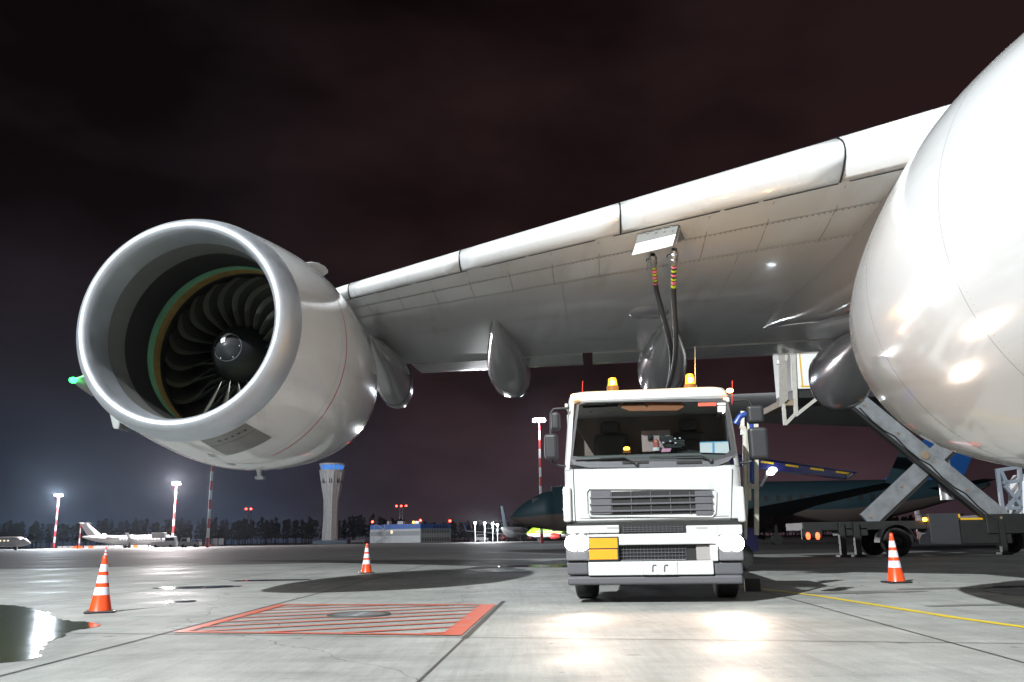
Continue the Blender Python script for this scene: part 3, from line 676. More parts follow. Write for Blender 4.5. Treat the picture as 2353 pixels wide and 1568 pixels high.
mb=MB(); mb.prism([ws(1432,925,.06),ws(1568,924,.06),ws(1572,936,.07),ws(1556,944,.07),ws(1447,945,.07),ws(1427,938,.07)],(0,.02,0)); tb(mb,'sun_visor',VISOR,bevel=.006)
mb=MB(); mb.prism([ws(1338,932,.08),ws(1420,929,.08),ws(1420,934,.08),ws(1340,938,.08)],(0,.02,0)); mb.tube([ws(1392,930,.06),ws(1480,928,.06),ws(1487,934,.06)],.012,6); tb(mb,'mirror_bracket',BLACK)
mb=MB(); mb.prism([ws(1604,926,-.003),ws(1646,925,-.003),ws(1646,933,-.003),ws(1604,934,-.003)],(0,.002,0)); tb(mb,'red_sticker',mat('red sticker',(.6,.07,.03),.5))
mb=MB(); mb.prism([ws(1648,926,-.003),ws(1667,926,-.003),ws(1667,931,-.003),ws(1648,931,-.003)],(0,.002,0)); mb.prism([ws(1649,933,-.003),ws(1667,933,-.003),ws(1667,947,-.003),ws(1649,947,-.003)],(0,.002,0)); tb(mb,'permit_sticker',mat('pale sticker',(.6,.68,.62),.5))
# grille
mb=MB()
pbox(mb,1358,1128,1637,1183,-.004,.0,1)
for i,(ya,yb) in enumerate(((1139,1143),(1155,1159),(1171,1175))): pbox(mb,1357-2,ya,1639,yb,-.035,-.004,0)
for xa in (1405,1450,1495,1540,1585): pbox(mb,xa,1130,xa+2,1181,-.02,-.004,0)
pbox(mb,1358,1128,1404,1183,-.022,-.004,0); pbox(mb,1598,1128,1637,1183,-.022,-.004,0)
tb(mb,'grille',[GREYP,DARK],bevel=.006)
mb=MB(); mb.tube([tp(x,y,-.008) for x,y in ((1356,1187),(1350,1180),(1348,1132),(1354,1124),(1640,1124),(1646,1132),(1644,1180),(1636,1188),(1356,1187))],.014,6,0,False); tb(mb,'grille_surround',TRUCKW,smooth=60)
mb=MB()
for xa,xb in ((1317,1322),(1683,1680)): 
    mb.tube([tp(xa,1078,-.001),tp(xb,1198,-.001)],.005,5)
mb.box(XM-HW+.2,XM+HW-.2,-.003,.003,zbp+.05,zbp+.056); tb(mb,'panel_gap',DARK)
for x0,x1 in ((1294,1312),(1694,1712)):
    mb=MB(); pbox(mb,x0,1118,x1,1200,-.05,.3); tb(mb,'corner_deflector',TRUCKW,bevel=.025,seg=3)
# bumper
mb=MB(); pbox(mb,1302,1199,1705,1221,.0,.3); tb(mb,'bumper_gap',DARK)
mb=MB()
for q in ((1302,1208,1423,1226),(1577,1207,1706,1226)): pbox(mb,*q,-.07,.2)
pbox(mb,1302,1226.2,1706,1252,-.07,.2); pbox(mb,1352,1290,1640,1322,-.07,.2)
pbox(mb,1632,1252.2,1650,1289.8,-.07,.2); pbox(mb,1350,1252.2,1354,1289.8,-.07,.2)
bump=tb(mb,'bumper',TRUCKW,bevel=.012,seg=2)
mb=MB()
for x_,y0_,y1_ in ((1353,1208,1252),(1648,1208,1252),(1478,1291,1321),(1556,1291,1321)): mb.tube([tp(x_,y0_,-.071),tp(x_,y1_,-.071)],.004,5)
for x_ in (1395,1600): pbox(mb,x_,1211,x_+26,1216,-.074,-.069)
tb(mb,'bumper_seams',SEAMC,bump)
mb=MB(); pbox(mb,1354,1252.3,1632,1289.7,.0,.12,0)
for y in (1262,1270,1278): pbox(mb,1424,y,1575,y+1.2,-.02,.0,1)
for x in range(1432,1578,8): pbox(mb,x,1256,x+1,1286,-.015,.0,1)
pbox(mb,1426,1286.5,1576,1288,-.035,.0,2)
tb(mb,'lower_intake',[DARK,GREYP,STEEL])
mb=MB(); pbox(mb,1424,1207,1576,1224,-.02,.0,0)
for y in (1211,1216,1221): pbox(mb,1430,y,1570,y+1,-.03,-.02,1)
for x in range(1432,1572,9): pbox(mb,x,1208,x+1,1223,-.03,-.02,1)
tb(mb,'upper_intake',[DARK,GREYP])
ORG=mat('orange hazard plate',(.9,.33,.015),.4)
mb=MB(); pbox(mb,1351,1234,1422,1289,-.085,-.072,1); pbox(mb,1354,1237,1419,1260,-.09,-.0855,0); pbox(mb,1354,1263,1419,1286,-.09,-.0855,0); tb(mb,'hazard_plate',[ORG,BLACK],bevel=.002)
mb=MB(); pbox(mb,1478,1292,1556,1321,-.08,-.072,0)
for x in (1500,1527):
    mb.tube([tp(x,1314,-.082),tp(x,1302,-.082),tp(x+2,1299,-.082),tp(x+8,1299,-.082)],.009,6,1)
tb(mb,'number_plate',[TRUCKW,GREYP],bevel=.003)
mb=MB(); pbox(mb,1304,1323,1708,1344,-.04,.5); 
for x in (1303,1640): pbox(mb,x,1290,x+50 if x<1400 else 1708,1322,-.03,.4)
tb(mb,'lower_valance',GREYP,bevel=.03,seg=3)
mb=MB(); pbox(mb,1600,1253,1640,1289,-.02,.02); tb(mb,'fog_lamp_cover',mat('pale grey trim',(.3,.28,.27),.5),bevel=.03,seg=3)
HEADE=emat('headlight glow',(1,.93,.82),70); HGL=mat('headlight housing',(.16,.16,.17),.12,coat=.6)
for x0,x1 in ((1300,1351),(1651,1708)):
    mb=MB(); pbox(mb,x0,1227,x1,1289,-.076,.2,0); hl=tb(mb,'headlight',HGL,bevel=.02,seg=3)
    mb=MB()
    for xc in ((x0*.68+x1*.32),(x0*.3+x1*.7)):
        p=tp(xc,1248,-.08); mb.lathe([(-.012,0),(-.01,.06),(0,.10),(.03,.105)],20,0,Matrix.Translation(p))
    tb(mb,'lamp_reflector',HEADE,hl,smooth=180)
    p=tp((x0+x1)/2,1250,-.25); q=p+V((-(p.x-XM)*2.2,-8,1.5))
    rot=Matrix.Rotation(TP.rz,4,'Z'); lamp(TP.loc+rot@p,420,(1,.74,.58),.06,104,TP.loc+rot@q,1)
# roof lamps, aerials
BASEM=mat('amber lens base',(.25,.1,.02),.4)
AMBH=mat('amber beacon lens',(.9,.33,.02),.25,emit=(1,.36,.02),es=1.6); AMBC=emat('beacon bulb',(1,.75,.3),26)
for x,y0,y1,d in ((1408,869,893,.45),(1586,860,889,.45)):
    b=tp(x,y1,d); t=tp(x,y0,d); h=t.z-b.z; w_=abs(tp(x+12,y1,d).x-b.x)
    Q=Matrix.Translation(b)@Matrix.Rotation(R(90),4,'X')
    mb=MB(); mb.lathe([(-.06,w_*1.15),(.03,w_*1.15),(.03,w_*.6)],20,0,Q); bc=tb(mb,'beacon',BASEM,smooth=40)
    mb=MB(); mb.lathe(crom([(.02,w_),(h*.5,w_*.88),(h*.85,w_*.78),(h*.97,w_*.6),(h,0)],2),20,0,Q); tb(mb,'lens',AMBH,bc,smooth=60)
    mb=MB(); mb.box(b.x-.025,b.x+.025,b.y-w_-.006,b.y-w_*.8,b.z+h*.3,b.z+h*.65); tb(mb,'bulb',AMBC,bc,bevel=.01)
    lamp(TP.loc+Matrix.Rotation(TP.rz,4,'Z')@(b+V((0,-.05,h+.12))),30,(1,.5,.08),.06)
for x,y in ((1323,911),(1677,898)):
    mb=MB(); mb.sphere(tp(x-(4 if x<1500 else 0),y,.06),.04,12,0,(1.2,.8,.8)); tb(mb,'marker_lamp',emat('marker lamp',(1,.45,.12),22),smooth=180)
for x,y0,y1 in ((1338,876,905),(1682,875,930)):
    mb=MB(); mb.tube([tp(x,y1,.25),tp(x+1,y0,.25)],.006,6); tb(mb,'width_rod',mat('red rod',(.6,.04,.03),.4,emit=(1,.05,.03),es=.15))
mb=MB(); mb.tube([tp(1598,889,.6),tp(1597,796,.6)],[.007,.003],6); mb.lathe([(0,.0),(.0,.03),(.03,.02),(.03,0)],10,0,Matrix.Translation(tp(1598,890,.6))@Matrix.Rotation(R(90),4,'X')); tb(mb,'aerial',STEEL)
# mirrors
MIR=[((1718,931,1756,972),(1722,981,1767,1055),((1685,921),(1716,919),(1724,926),(1728,940)),((1730,1040),(1732,1058),(1716,1064),(1700,1064)),.12),
     ((1266,946,1286,988),(1250,996,1281,1056),((1306,938),(1272,940),(1265,950),(1266,990),(1266,1050)),((1266,1050),(1270,1064),(1286,1070),(1300,1072)),.10)]
for up_,lo,arm,arm2,d in MIR:
    mb=MB(); pbox(mb,*up_,d-.10,d+.06); tb(mb,'mirror',BLACK,bevel=.04,seg=3)
    mb=MB(); pbox(mb,*lo,d-.12,d+.05); tb(mb,'mirror',BLACK,bevel=.045,seg=3)
    for ar in (arm,arm2):
        mb=MB(); mb.tube([tp(x,y,d) for x,y in ar],.016,8); tb(mb,'mirror_arm',BLACK,smooth=60)
# wheels, chassis, deck with frame behind the cab
RIM=mat('wheel rim grey',(.3,.3,.31),.4,metal=.4)
for x in (XL+.2,XR-.2):
    for y in (1.1,5.2):
        Q=Matrix.Translation((x,y,.47))@Matrix.Rotation(R(90),4,'Z')
        mb=MB(); mb.lathe(crom([(-.15,.28),(-.155,.40),(-.13,.455),(-.09,.47),(.09,.47),(.13,.455),(.155,.40),(.15,.28)],2),40,0,Q); wl=tb(mb,'wheel',RUBBER,smooth=50)
        mb=MB(); mb.lathe([(-.1,0),(-.1,.1),(-.04,.18),(-.12,.27),(-.13,.285),(.13,.285),(.12,.27),(.04,.2),(.05,0)],32,0,Q); tb(mb,'rim',RIM,wl,smooth=40)
mb=MB(); mb.box(XM-.42,XM-.32,.4,7.4,.62,.86); mb.box(XM+.32,XM+.42,.4,7.4,.62,.86); mb.box(XL+.12,XR-.12,.35,1.7,.95,zbp+.02); mb.box(XM-.4,XM+.4,.5,1.6,.5,.95); mb.box(XM-.9,XM+.9,1.05,1.16,.42,.52); tb(mb,'chassis',DARK)
for x in (XL+.18,XR-.18):
    mb=MB(); mb.lathe([(-.2,.54),(.2,.54),(.2,.57),(-.2,.57),(-.2,.54)],24,0,Matrix.Translation((x,1.1,.5))@Matrix.Rotation(R(90),4,'Z'),a0=R(-90),a1=R(90)); tb(mb,'mudguard',BLACK,smooth=40)
BLUE=mat('blue equipment paint',(.02,.06,.3),.35,coat=.3,noise=.15,nscale=4); CREAM=mat('cream pipe paint',(.5,.48,.42),.4,noise=.1,nscale=5)
mb=MB(); mb.box(XL+.06,XR-.06,2.0,7.4,.9,1.9); tb(mb,'equipment_body',mat('dark navy tank body',(.012,.018,.05),.4,noise=.1),bevel=.05)
mb=MB()
P0=lambda px,py:tp(px,py,2.0)
for px in (1738,1722):
    mb.bar(P0(px,1150),P0(px-1,945),.07 if px==1738 else .05,.07,0)
mb.bar(P0(1712,1118),P0(1744,1118),.07,.07,0); mb.bar(P0(1738,1230),P0(1738,1150),.07,.07,0)
mb.bar(P0(1716,1118),P0(1712,1240),.05,.05,0); mb.bar(P0(1706,945),P0(1706,1000),.06,.05,1)
tb(mb,'platform_frame',[CREAM,TRUCKW],bevel=.008)
mb=MB(); mb.tube([P0(1690,975),P0(1700,958),P0(1712,952),P0(1722,958),P0(1727,985),P0(1727,1110)],.05,10,0); tb(mb,'blue_pipe',BLUE,smooth=60)
mb=MB(); mb.tube([P0(1711,1160),P0(1713,995),P0(1709,984),P0(1700,980)],.04,8,0); tb(mb,'cream_pipe',CREAM,smooth=60)
mb=MB(); pbox(mb,1712,1330,1748,1366,2.3,2.42); tb(mb,'mud_flap',BLACK,bevel=.01)
# things lying on the dashboard
def wl_(p): return TP.loc+Matrix.Rotation(TP.rz,4,'Z')@V(p)
def dthing(name,label,cat,px,py,d,group=None):
    p=ws(px,py,d); t=thing(name,label,cat,wl_(p),TP.rz,group); return t,p
t,p0=dthing('paper_sheet','white printed paper propped behind the windscreen at the wheel side','paper',1640,1040,.06)
mb=MB(); q=[ws(1609,1040,.05)-p0,ws(1676,1042,.05)-p0,ws(1673,1014,.09)-p0,ws(1608,1016,.09)-p0]; mb.prism(q,(0,.004,0)); PAPER=mat('white paper',(.75,.78,.8),.6); mb.build('sheet',PAPER,t)
mb=MB(); e_=[ws(1637,1040,.046)-p0,ws(1642,1040,.046)-p0,ws(1642,1018,.083)-p0,ws(1637,1018,.083)-p0]; mb.prism(e_,(0,.002,0)); 
mb.prism([ws(1608,1018,.083)-p0,ws(1673,1016,.085)-p0,ws(1673,1014,.087)-p0,ws(1608,1016,.087)-p0],(0,.002,0)); mb.build('blue_print',mat('blue print',(.12,.4,.65),.6),t)
t,p0=dthing('cardboard_panel','pale pink board with two black knobs standing on the dashboard','panel',1508,1010,.5)
mb=MB(); a_=ws(1476,1038,.5)-p0; b_=ws(1539,989,.5)-p0; mb.box(a_.x,b_.x,0,.01,a_.z,b_.z); mb.build('board',mat('pale pink board',(.42,.33,.32),.6),t)
for px in (1494,1521):
    mb=MB(); q=ws(px,1006,.48)-p0; mb.box(q.x-.035,q.x+.035,-.03,.0,q.z-.035,q.z+.04); mb.lathe([(-.01,0),(-.01,.022),(0,.022)],14,0,Matrix.Translation(q+V((0,-.028,0)))); mb.build('knob',BLACK,t,bevel=.004)
t,p0=dthing('radio_unit','black radio box with small white labels on the dashboard','radio',1545,1020,.4)
mb=MB(); a_=ws(1520,1018,.4)-p0; b_=ws(1547,1002,.4)-p0; mb.box(a_.x,b_.x,0,.08,a_.z,b_.z); a_=ws(1549,1026,.4)-p0; b_=ws(1573,1011,.4)-p0; mb.box(a_.x,b_.x,0,.08,a_.z,b_.z); a_=ws(1530,1030,.4)-p0; mb.box(a_.x,a_.x+.22,0,.05,a_.z,a_.z+.05); mb.build('case',BLACK,t,bevel=.006)
mb=MB()
for px,py in ((1524,1017),(1540,1014),(1551,1008),(1562,1007),(1552,1018)):
    q=ws(px,py,.39)-p0; mb.box(q.x-.012,q.x+.014,-.002,.003,q.z-.008,q.z+.008)
mb.build('label_strip',PAPER,t)
t,p0=dthing('warning_lamp','clear pink warning lamp on a white base on the dashboard','lamp',1508,1029,.38)
mb=MB(); mb.lathe(crom([(0,.042),(.05,.04),(.09,.036),(.11,.022),(.115,0)],2),16,0,Matrix.Rotation(R(90),4,'X')); mb.build('dome',mat('pale red dome',(.5,.16,.13),.25,coat=.5),t,smooth=60)
mb=MB(); mb.lathe([(0,.05),(.0,.05),(-.045,.052),(-.045,0)],16,0,Matrix.Rotation(R(90),4,'X')); mb.build('base',PAPER,t,smooth=40)
t,p0=dthing('amber_lamp','small glowing amber lamp on the passenger side of the dashboard','lamp',1440,1033,.35)
mb=MB(); mb.sphere((0,0,.01),.045,12,0,(1,.8,.6)); mb.build('glow',AMBL,t,smooth=180); mb=MB(); mb.box(-.05,.05,-.03,.03,-.05,-.012); mb.build('base',BASEM,t)
t,p0=dthing('pink_note','pink paper note lying at the foot of the radio box','note',1531,1036,.3)
mb=MB(); mb.prism([(-.07,-.04,-.02),(.05,-.05,-.02),(.07,.03,.03),(-.05,.04,.03)],(0,0,.004)); mb.build('note_sheet',mat('pink note',(.7,.35,.5),.6),t)
# ---------------------------------------------------------------- fuelling panel and hoses
ya=skin(1466,539).y-.04; yb=skin(1558,517).y-.04
pl=[U(1452,587,ya),U(1545,565,yb),U(1553,538,yb),U(1461,560,ya)]
pu=[U(1461,559,ya),U(1553,537,yb),U(1559,518,yb+.02),U(1465,540,ya+.02)]
mb=MB(); mb.prism(pl,(0,.025,0),0); mb.prism(pu,(0,.02,0),1); mb.prism([U(1552,560,yb+.05),U(1560,519,yb+.05),U(1586,543,yb+.6),U(1560,552,yb+.5)],(.02,0,0),1)
pan=jb(mb,'fuelling_panel_door',[WHITE,COWLG])
mb=MB()
for i,(x,y) in enumerate(((1463,579),(1489,573),(1516,567),(1536,562))):
    yc=ya+(yb-ya)*i/3-.006; mb.prism([U(x-1.5,y,yc),U(x+1.5,y-4,yc),U(x+2,y+1,yc)],(0,.004,0)); p=V(U(x,y-8,yc)); mb.lathe([(0,0),(0,.012)],10,0,Matrix.Translation(p))
for i in range(5): 
    p=V(U(1470+18*i,540-4.5*i,ya+(yb-ya)*i/4-.01)); mb.box(p.x-.02,p.x+.02,p.y,p.y+.015,p.z-.004,p.z+.008)
jb(mb,'panel_marking',SEAM,pan,fix=False)
def banded():
    return [mat('black rubber hose',(.035,.037,.04),.45,bump=.2,bscale=60),mat('yellow green hose band',(.55,.72,.03),.4),mat('pink hose band',(.9,.22,.32),.4)]
HB=banded()
def hose(label,path,seglist,yy):
    pts=[V(U(x,y,yy(i/(len(path)-1)))) for i,(x,y) in enumerate(path)]
    pp=[V(p) for p in crom([tuple(p) for p in pts],12)]
    t=thing('fuel_hose',label,'hose',pts[-1],0,'striped refuelling hoses')
    # resample finely so the bands are sharp
    dl=[0]
    for a_,b_ in zip(pp,pp[1:]): dl.append(dl[-1]+(b_-a_).length)
    def at(d):
        for i in range(len(pp)-1):
            if dl[i]<=d<=dl[i+1]: return pp[i].lerp(pp[i+1],(d-dl[i])/max(1e-9,dl[i+1]-dl[i]))
        return pp[-1]
    n=int(dl[-1]/.02); P_=[at(dl[-1]*i/n) for i in range(n+1)]
    def ms(i,j):
        d=dl[-1]*(i+.5)/n
        for a_,b_,m_ in seglist:
            if a_<=d<b_: return m_
        return 0
    mb=MB(); mb.tube(P_,.043,12,0,True,ms); mb.build('hose_body',HB,t,pts[-1],smooth=60)
    mb=MB(); d=(P_[0]-P_[6]).normalized(); q=P_[0]
    T_=Matrix.Translation(q)@d.to_track_quat('Y','Z').to_matrix().to_4x4()
    mb.lathe([(-.05,.045),(.0,.05),(.01,.058),(.05,.058),(.055,.05),(.09,.05),(.1,.064),(.15,.064),(.16,.05),(.22,.045)],16,0,T_); mb.build('coupling',STEEL,t,pts[-1],smooth=30)
    mb=MB()
    mb.tube([T_@V((.05,.12,0)),T_@V((.10,.11,.02)),T_@V((.11,.05,.03))],.009,6)
    mb.build('coupling_handle',BLACK,t,pts[-1],smooth=60)
    return t
def bands(d0,n,step,last=None):
    o=[]
    for i in range(n): o.append((d0+i*step,d0+i*step+step*.66,1+i%2))
    return o
hose('black hose with a shorter striped end bending towards the other hose',[(1502,608),(1505,640),(1509,668),(1521,715),(1534,765),(1542,805),(1544,835),(1540,870),(1532,905)],bands(.03,6,.073),lambda t:ya+.25+2.2*t)
hose('black hose hanging straight from the right coupling of the panel',[(1549,600),(1548,640),(1548,675),(1550,720),(1553,770),(1552,815),(1547,850),(1537,885),(1525,915)],bands(.0,7,.078),lambda t:yb+.3+2.2*t)
# ---------------------------------------------------------------- high-lift truck behind the wing
xx=U(2080,1200,33); CP=Plane((xx[0],33,0),0); cpt=CP.at
hl=thing('high_lift_truck','dark scissor-lift catering truck with white yellow-lined box raised high','lift truck',CP.loc,0)
def hb(mb,name,m,parent=None,**k): return mb.build(name,m,parent or hl,**k)
BOXW=mat('white box body panel',(.8,.81,.8),.35,noise=.04,nscale=2,emit=None); ARMG=mat('grey lift arm steel',(.24,.255,.27),.4,noise=.3,nscale=2.5,metal=.2); RUST=mat('rust stain steel',(.25,.19,.13),.6,noise=.4,nscale=3); DKF=mat('dark chassis paint',(.02,.02,.02),.5,noise=.2,nscale=3)
def cbox(mb,x0,y0,x1,y1,d0,d1,m=0,dref=-1.2):
    ym=(y0+y1)/2; xm=(x0+x1)/2; p=V((cpt(x0,ym,dref).x,0,cpt(xm,y1,dref).z)); q=V((cpt(x1,ym,dref).x,0,cpt(xm,y0,dref).z)); mb.box(p.x,q.x,d0,d1,p.z,q.z,m)
mb=MB(); cbox(mb,1820,745,2260,891,-1.2,1.2); bx=hb(mb,'box_body',BOXW,bevel=.03)
mb=MB(); YST=mat('yellow box stripe',(.75,.42,.02),.4)
for q in ((1836,752,1839.5,887),(1839.5,883.5,2250,887)): cbox(mb,*q,-1.206,-1.2)
hb(mb,'yellow_stripe',YST,bx)
mb=MB(); cbox(mb,1826,891.5,2260,911,-1.1,1.1); hb(mb,'box_subframe',DKF,bevel=.02)
mb=MB(); mb.prism([cpt(1790,815,-1.3),cpt(1808,812,-1.3),cpt(1812,918,-1.3),cpt(1792,936,-1.3)],(0,.06,0)); hb(mb,'side_panel',mat('ribbed grey panel',(.33,.31,.28),.5,noise=.15,nscale=9),bevel=.01)
mb=MB()
for (x0,y0,x1,y1,w_) in ((1823,800,1829,957,.14),(1800,928,1804,978,.12),(1827,956,1900,898,.09),(1804,976,1829,950,.09),(1798,815,1798,800,.12),(1806,790,1806,830,.1)): mb.bar(cpt(x0,y0,-1.25),cpt(x1,y1,-1.25),w_,.12)
PGS=mat('pale galvanised steel',(.5,.48,.43),.45,noise=.15,nscale=4); hb(mb,'platform_frame',PGS,bevel=.01); mb=MB()
for (x0,y0,x1,y1,w_) in ((1823,800,1829,950,.1),(1800,928,1804,970,.1)): mb.bar(cpt(x0,y0,1.25),cpt(x1,y1,1.25),w_,.12)
hb(mb,'platform_frame',PGS,bevel=.01)
mb=MB(); cbox(mb,1796,918,1826,932,-1.2,1.2); hb(mb,'platform_floor',RUST)
mb=MB(); cbox(mb,1784,828,1789,838,-1.3,-1.15); hb(mb,'corner_lamp',BOXW,bevel=.02)
def arm(name,x0,y0,x1,y1,d,lab=None,wpx=26,hcut=None):
    p=cpt(x0,y0,d); q=cpt(x1,y1,d); mb=MB(); mb.bar(p,q,.16,.62,0,up=(0,0,1)); o=hb(mb,name,ARMG,bevel=.015,label=lab)
    mb=MB(); t=(q-p).normalized(); n=V((t.z,0,-t.x)); n=n if n.z<0 else -n
    mb.bar(p+n*.37+V((0,.12,0)),q+n*.37+V((0,.12,0)),.3,.12); hb(mb,'flange',DKF,o); return o
for d in (-1.0,.75): arm('scissor_arm',1965,915,2310,1198,d)
for d in (-.72,.45): arm('scissor_arm',2300,905,1990,1198,d)
mb=MB(); 
for d in (-1.12,-.84): mb.lathe([(0,0),(0,.16),(.08,.16),(.08,.0)],20,0,Matrix.Translation(cpt(2127,1046,d)))
hb(mb,'pivot_pin',RUST)
mb=MB(); mb.tube([cpt(2172,1028,0),cpt(2184,1110,0)],.10,10); mb.tube([cpt(2163,1038,0),cpt(2174,1110,0)],.07,10); hb(mb,'lift_cylinder_rod',STEEL,smooth=60)
mb=MB(); 
for x in (2175,2188): mb.tube([cpt(x-3,1102,-.2),cpt(x+3,1149,-.2)],.26,14)
hb(mb,'cylinder_sleeve',mat('silver heat sleeve',(.6,.6,.6),.35,metal=.7,noise=.2,nscale=8),smooth=60)
mb=MB(); cbox(mb,1848,1196,2420,1216,-1.0,1.0); cbox(mb,1935,1212,2000,1232,-1.0,-.2); cbox(mb,2205,1200,2330,1250,-1.05,.2); hb(mb,'chassis',DKF,bevel=.03)
mb=MB(); cbox(mb,2137,1180,2206,1252,-1.2,-.2); hb(mb,'tool_box',mat('dark grey tool box',(.04,.042,.048),.5,noise=.1),bevel=.02)
mb=MB(); cbox(mb,2270,1180,2420,1226,-1.1,.9); hb(mb,'machinery_box',DKF,bevel=.03)
mb=MB(); cbox(mb,1846,1215,1892,1240,-1.05,-.95); rp=hb(mb,'rear_lamp_board',DKF)
for x in (1857,1879):
    mb=MB(); p=cpt(x,1232,-1.07); mb.sphere(p,.14,14,0,(.6,.3,1)); hb(mb,'tail_light',emat('red tail lamp',(1,.12,.04),4),rp,smooth=180)
for x,y0,y1,d in ((1931,1200,1276,-1.1),(1965,1200,1277,-1.1),(2298,1200,1262,-1.1)):
    mb=MB(); mb.bar(cpt(x,y0,d),V((cpt(x,y0,d).x,d,.08)),.2); p=V((cpt(x,y0,d).x,d,0)); mb.box(p.x-.2,p.x+.2,d-.2,d+.2,0.005,.09); hb(mb,'outrigger',DKF,bevel=.01)
for x in (2058,2392):
    for d in (-1.05,1.05):
        p=cpt(x,1240,-1.05); Q=Matrix.Translation((p.x,d,.5)); mb=MB(); mb.lathe([(-.2,.28),(-.2,.45),(-.15,.5),(.15,.5),(.2,.45),(.2,.28)],32,0,Q); wl=hb(mb,'wheel',RUBBER,smooth=40)
        mb=MB(); mb.lathe([(-.12,0),(-.16,.1),(-.1,.2),(-.17,.28),(.17,.28),(.1,0)],24,0,Q); hb(mb,'rim',DKF,wl,smooth=40)
mb=MB(); p=cpt(2058,1240,-1.05); mb.lathe([(-.25,.62),(.25,.62),(.25,.66),(-.25,.66),(-.25,.62)],24,0,Matrix.Translation((p.x,-1.0,.5)),a0=R(-90),a1=R(90)); hb(mb,'mudguard',DKF,smooth=40)
mb=MB(); mb.sphere(cpt(2125,1194,-1.1),.08,10); hb(mb,'amber_side_lamp',AMBL,smooth=180)
mb=MB(); cbox(mb,2206,1181,2216,1196,-.9,-.8); cbox(mb,2214,1190,2270,1196,-.9,-.7); hb(mb,'yellow_bracket',YST)
for dd in (-.9,.6):
  mb=MB()
  for a_,b_ in (((2288,1082),(2350,1072)),((2292,1084),(2306,1190)),((2300,1084),(2316,1118)),((2342,1074),(2352,1190)),((2304,1110),(2350,1104)),((2308,1116),(2350,1168)),((2316,1166),(2352,1120)),((2312,1168),(2352,1168)),((2310,1170),(2306,1190))):
    mb.bar(cpt(*a_,dd),cpt(*b_,dd),.13,.13)
  hb(mb,'lattice_frame',mat('blue grey lattice steel',(.22,.25,.3),.45,noise=.1),bevel=.01)
CABW=mat('white cab paint',(.75,.76,.76),.35)
mb=MB(); mb.prism([cpt(2352,1188,-1.0),cpt(2350,1108,-1.0),cpt(2362,1088,-1.0),cpt(2460,1080,-1.0),cpt(2460,1188,-1.0)],(0,1.0,0)); cb=hb(mb,'driver_cab',CABW,bevel=.05,seg=3)
mb=MB(); mb.prism([cpt(2364,1130,-1.01),cpt(2367,1102,-1.01),cpt(2400,1098,-1.01),cpt(2400,1130,-1.01)],(0,.02,0)); hb(mb,'window',DARK,cb)
for d in (-1.09,.66):   # hydraulic hoses sagging beside the arms
    pts=[]
    for i in range(13):
        t=i/12; p=cpt(1975+325*t,935+262*t,d); pts.append(p+V((0,0,-.16*math.sin(math.pi*t*4)**2-.05)))
    mb=MB(); mb.tube(pts,.03,6); hb(mb,'hydraulic_hose',RUBBER,smooth=60)
for i in range(9):
    for (x0,y0,x1,y1,dd) in ((1985,931,2300,1190,-1.09),(2290,913,2000,1187,-.81)):
        if i%2: continue
        t=i/8; p=cpt(x0+(x1-x0)*t,y0+(y1-y0)*t,dd); mb=MB(); mb.lathe([(-.03,0),(-.03,.05),(.02,.05)],8,0,Matrix.Translation(p)); hb(mb,'arm_bolt',RUST)
mb=MB()
for z in (.75,1.1): mb.bar(cpt(1795,820,-1.2)+V((0,0,z-.5)),cpt(1795,820,1.2)+V((0,0,z-.5)),.05)
hb(mb,'platform_rail',PGS)
# ---------------------------------------------------------------- belt loader
xx=U(1740,1200,20.6); BP=Plane((xx[0],20.6,0),0); bpt=BP.at
bl_=thing('belt_loader','blue belt loader boom with yellow dashes sticking out behind the truck','belt loader',BP.loc,0)
BB=mat('blue loader paint',(.03,.035,.22),.35,coat=.3,noise=.12,nscale=3)
def bb(mb,name,m,parent=None,**k): return mb.build(name,m,parent or bl_,**k)
mb=MB(); mb.prism([bpt(1600,1036),bpt(1968,1088),bpt(1950,1101),bpt(1600,1060)],(0,.35,0)); mb.prism([bpt(1600,1034,.05),bpt(1600,1030,.05),bpt(1972,1085,.05),bpt(1968,1088,.05)],(0,.9,0)); bm_=bb(mb,'boom',BB,bevel=.01)
mb=MB()
for x0,x1 in ((1748,1778),(1805,1835),(1862,1893),(1921,1955)):
    f=lambda x:1059.5+(x-1748)*.134-.5
    mb.prism([bpt(x0,f(x0),-.004),bpt(x1,f(x1),-.004),bpt(x1,f(x1)+4.5,-.004),bpt(x0,f(x0)+4.5,-.004)],(0,.01,0))
bb(mb,'yellow_dash',mat('yellow glowing dash',(.8,.55,.02),.4,emit=(1,.65,.02),es=.12),bm_)  # faint glow added to the dash paint in place of reflected light
mb=MB(); mb.tube([bpt(1945,1097,.0),bpt(1958,1090,.0)],.06,10); bb(mb,'end_roller',STEEL,bm_,smooth=60)
mb=MB(); mb.bar(bpt(1748,1118,-.1),bpt(1770,1076,-.1),.05); bb(mb,'lamp_strut',STEEL)
mb=MB()
for x,y in ((1776,1080),(1771,1086)): mb.sphere(bpt(x,y,-.15),.085,12,0,(1.2,.6,.8))
bb(mb,'work_light',emat('white work lamp',(.85,.95,1),14),smooth=180)
mb=MB(); mb.box(-2.6,.0,0,1.7,.45,1.0); bb(mb,'chassis',BB,bevel=.05); 
mb=MB(); mb.bar((-2.2,.6,.9),(-1.6,.6,2.6),.15); mb.bar((-.6,.6,.9),(-.3,.6,2.2),.15); bb(mb,'boom_support',BB)
for x in (-2.1,-.5):
    for y in (.1,1.6):
        mb=MB(); Q=Matrix.Translation((x,y,.36)); mb.lathe([(-.12,.0),(-.12,.3),(-.08,.36),(.08,.36),(.12,.3),(.12,0)],24,0,Q); bb(mb,'wheel',RUBBER,smooth=40)
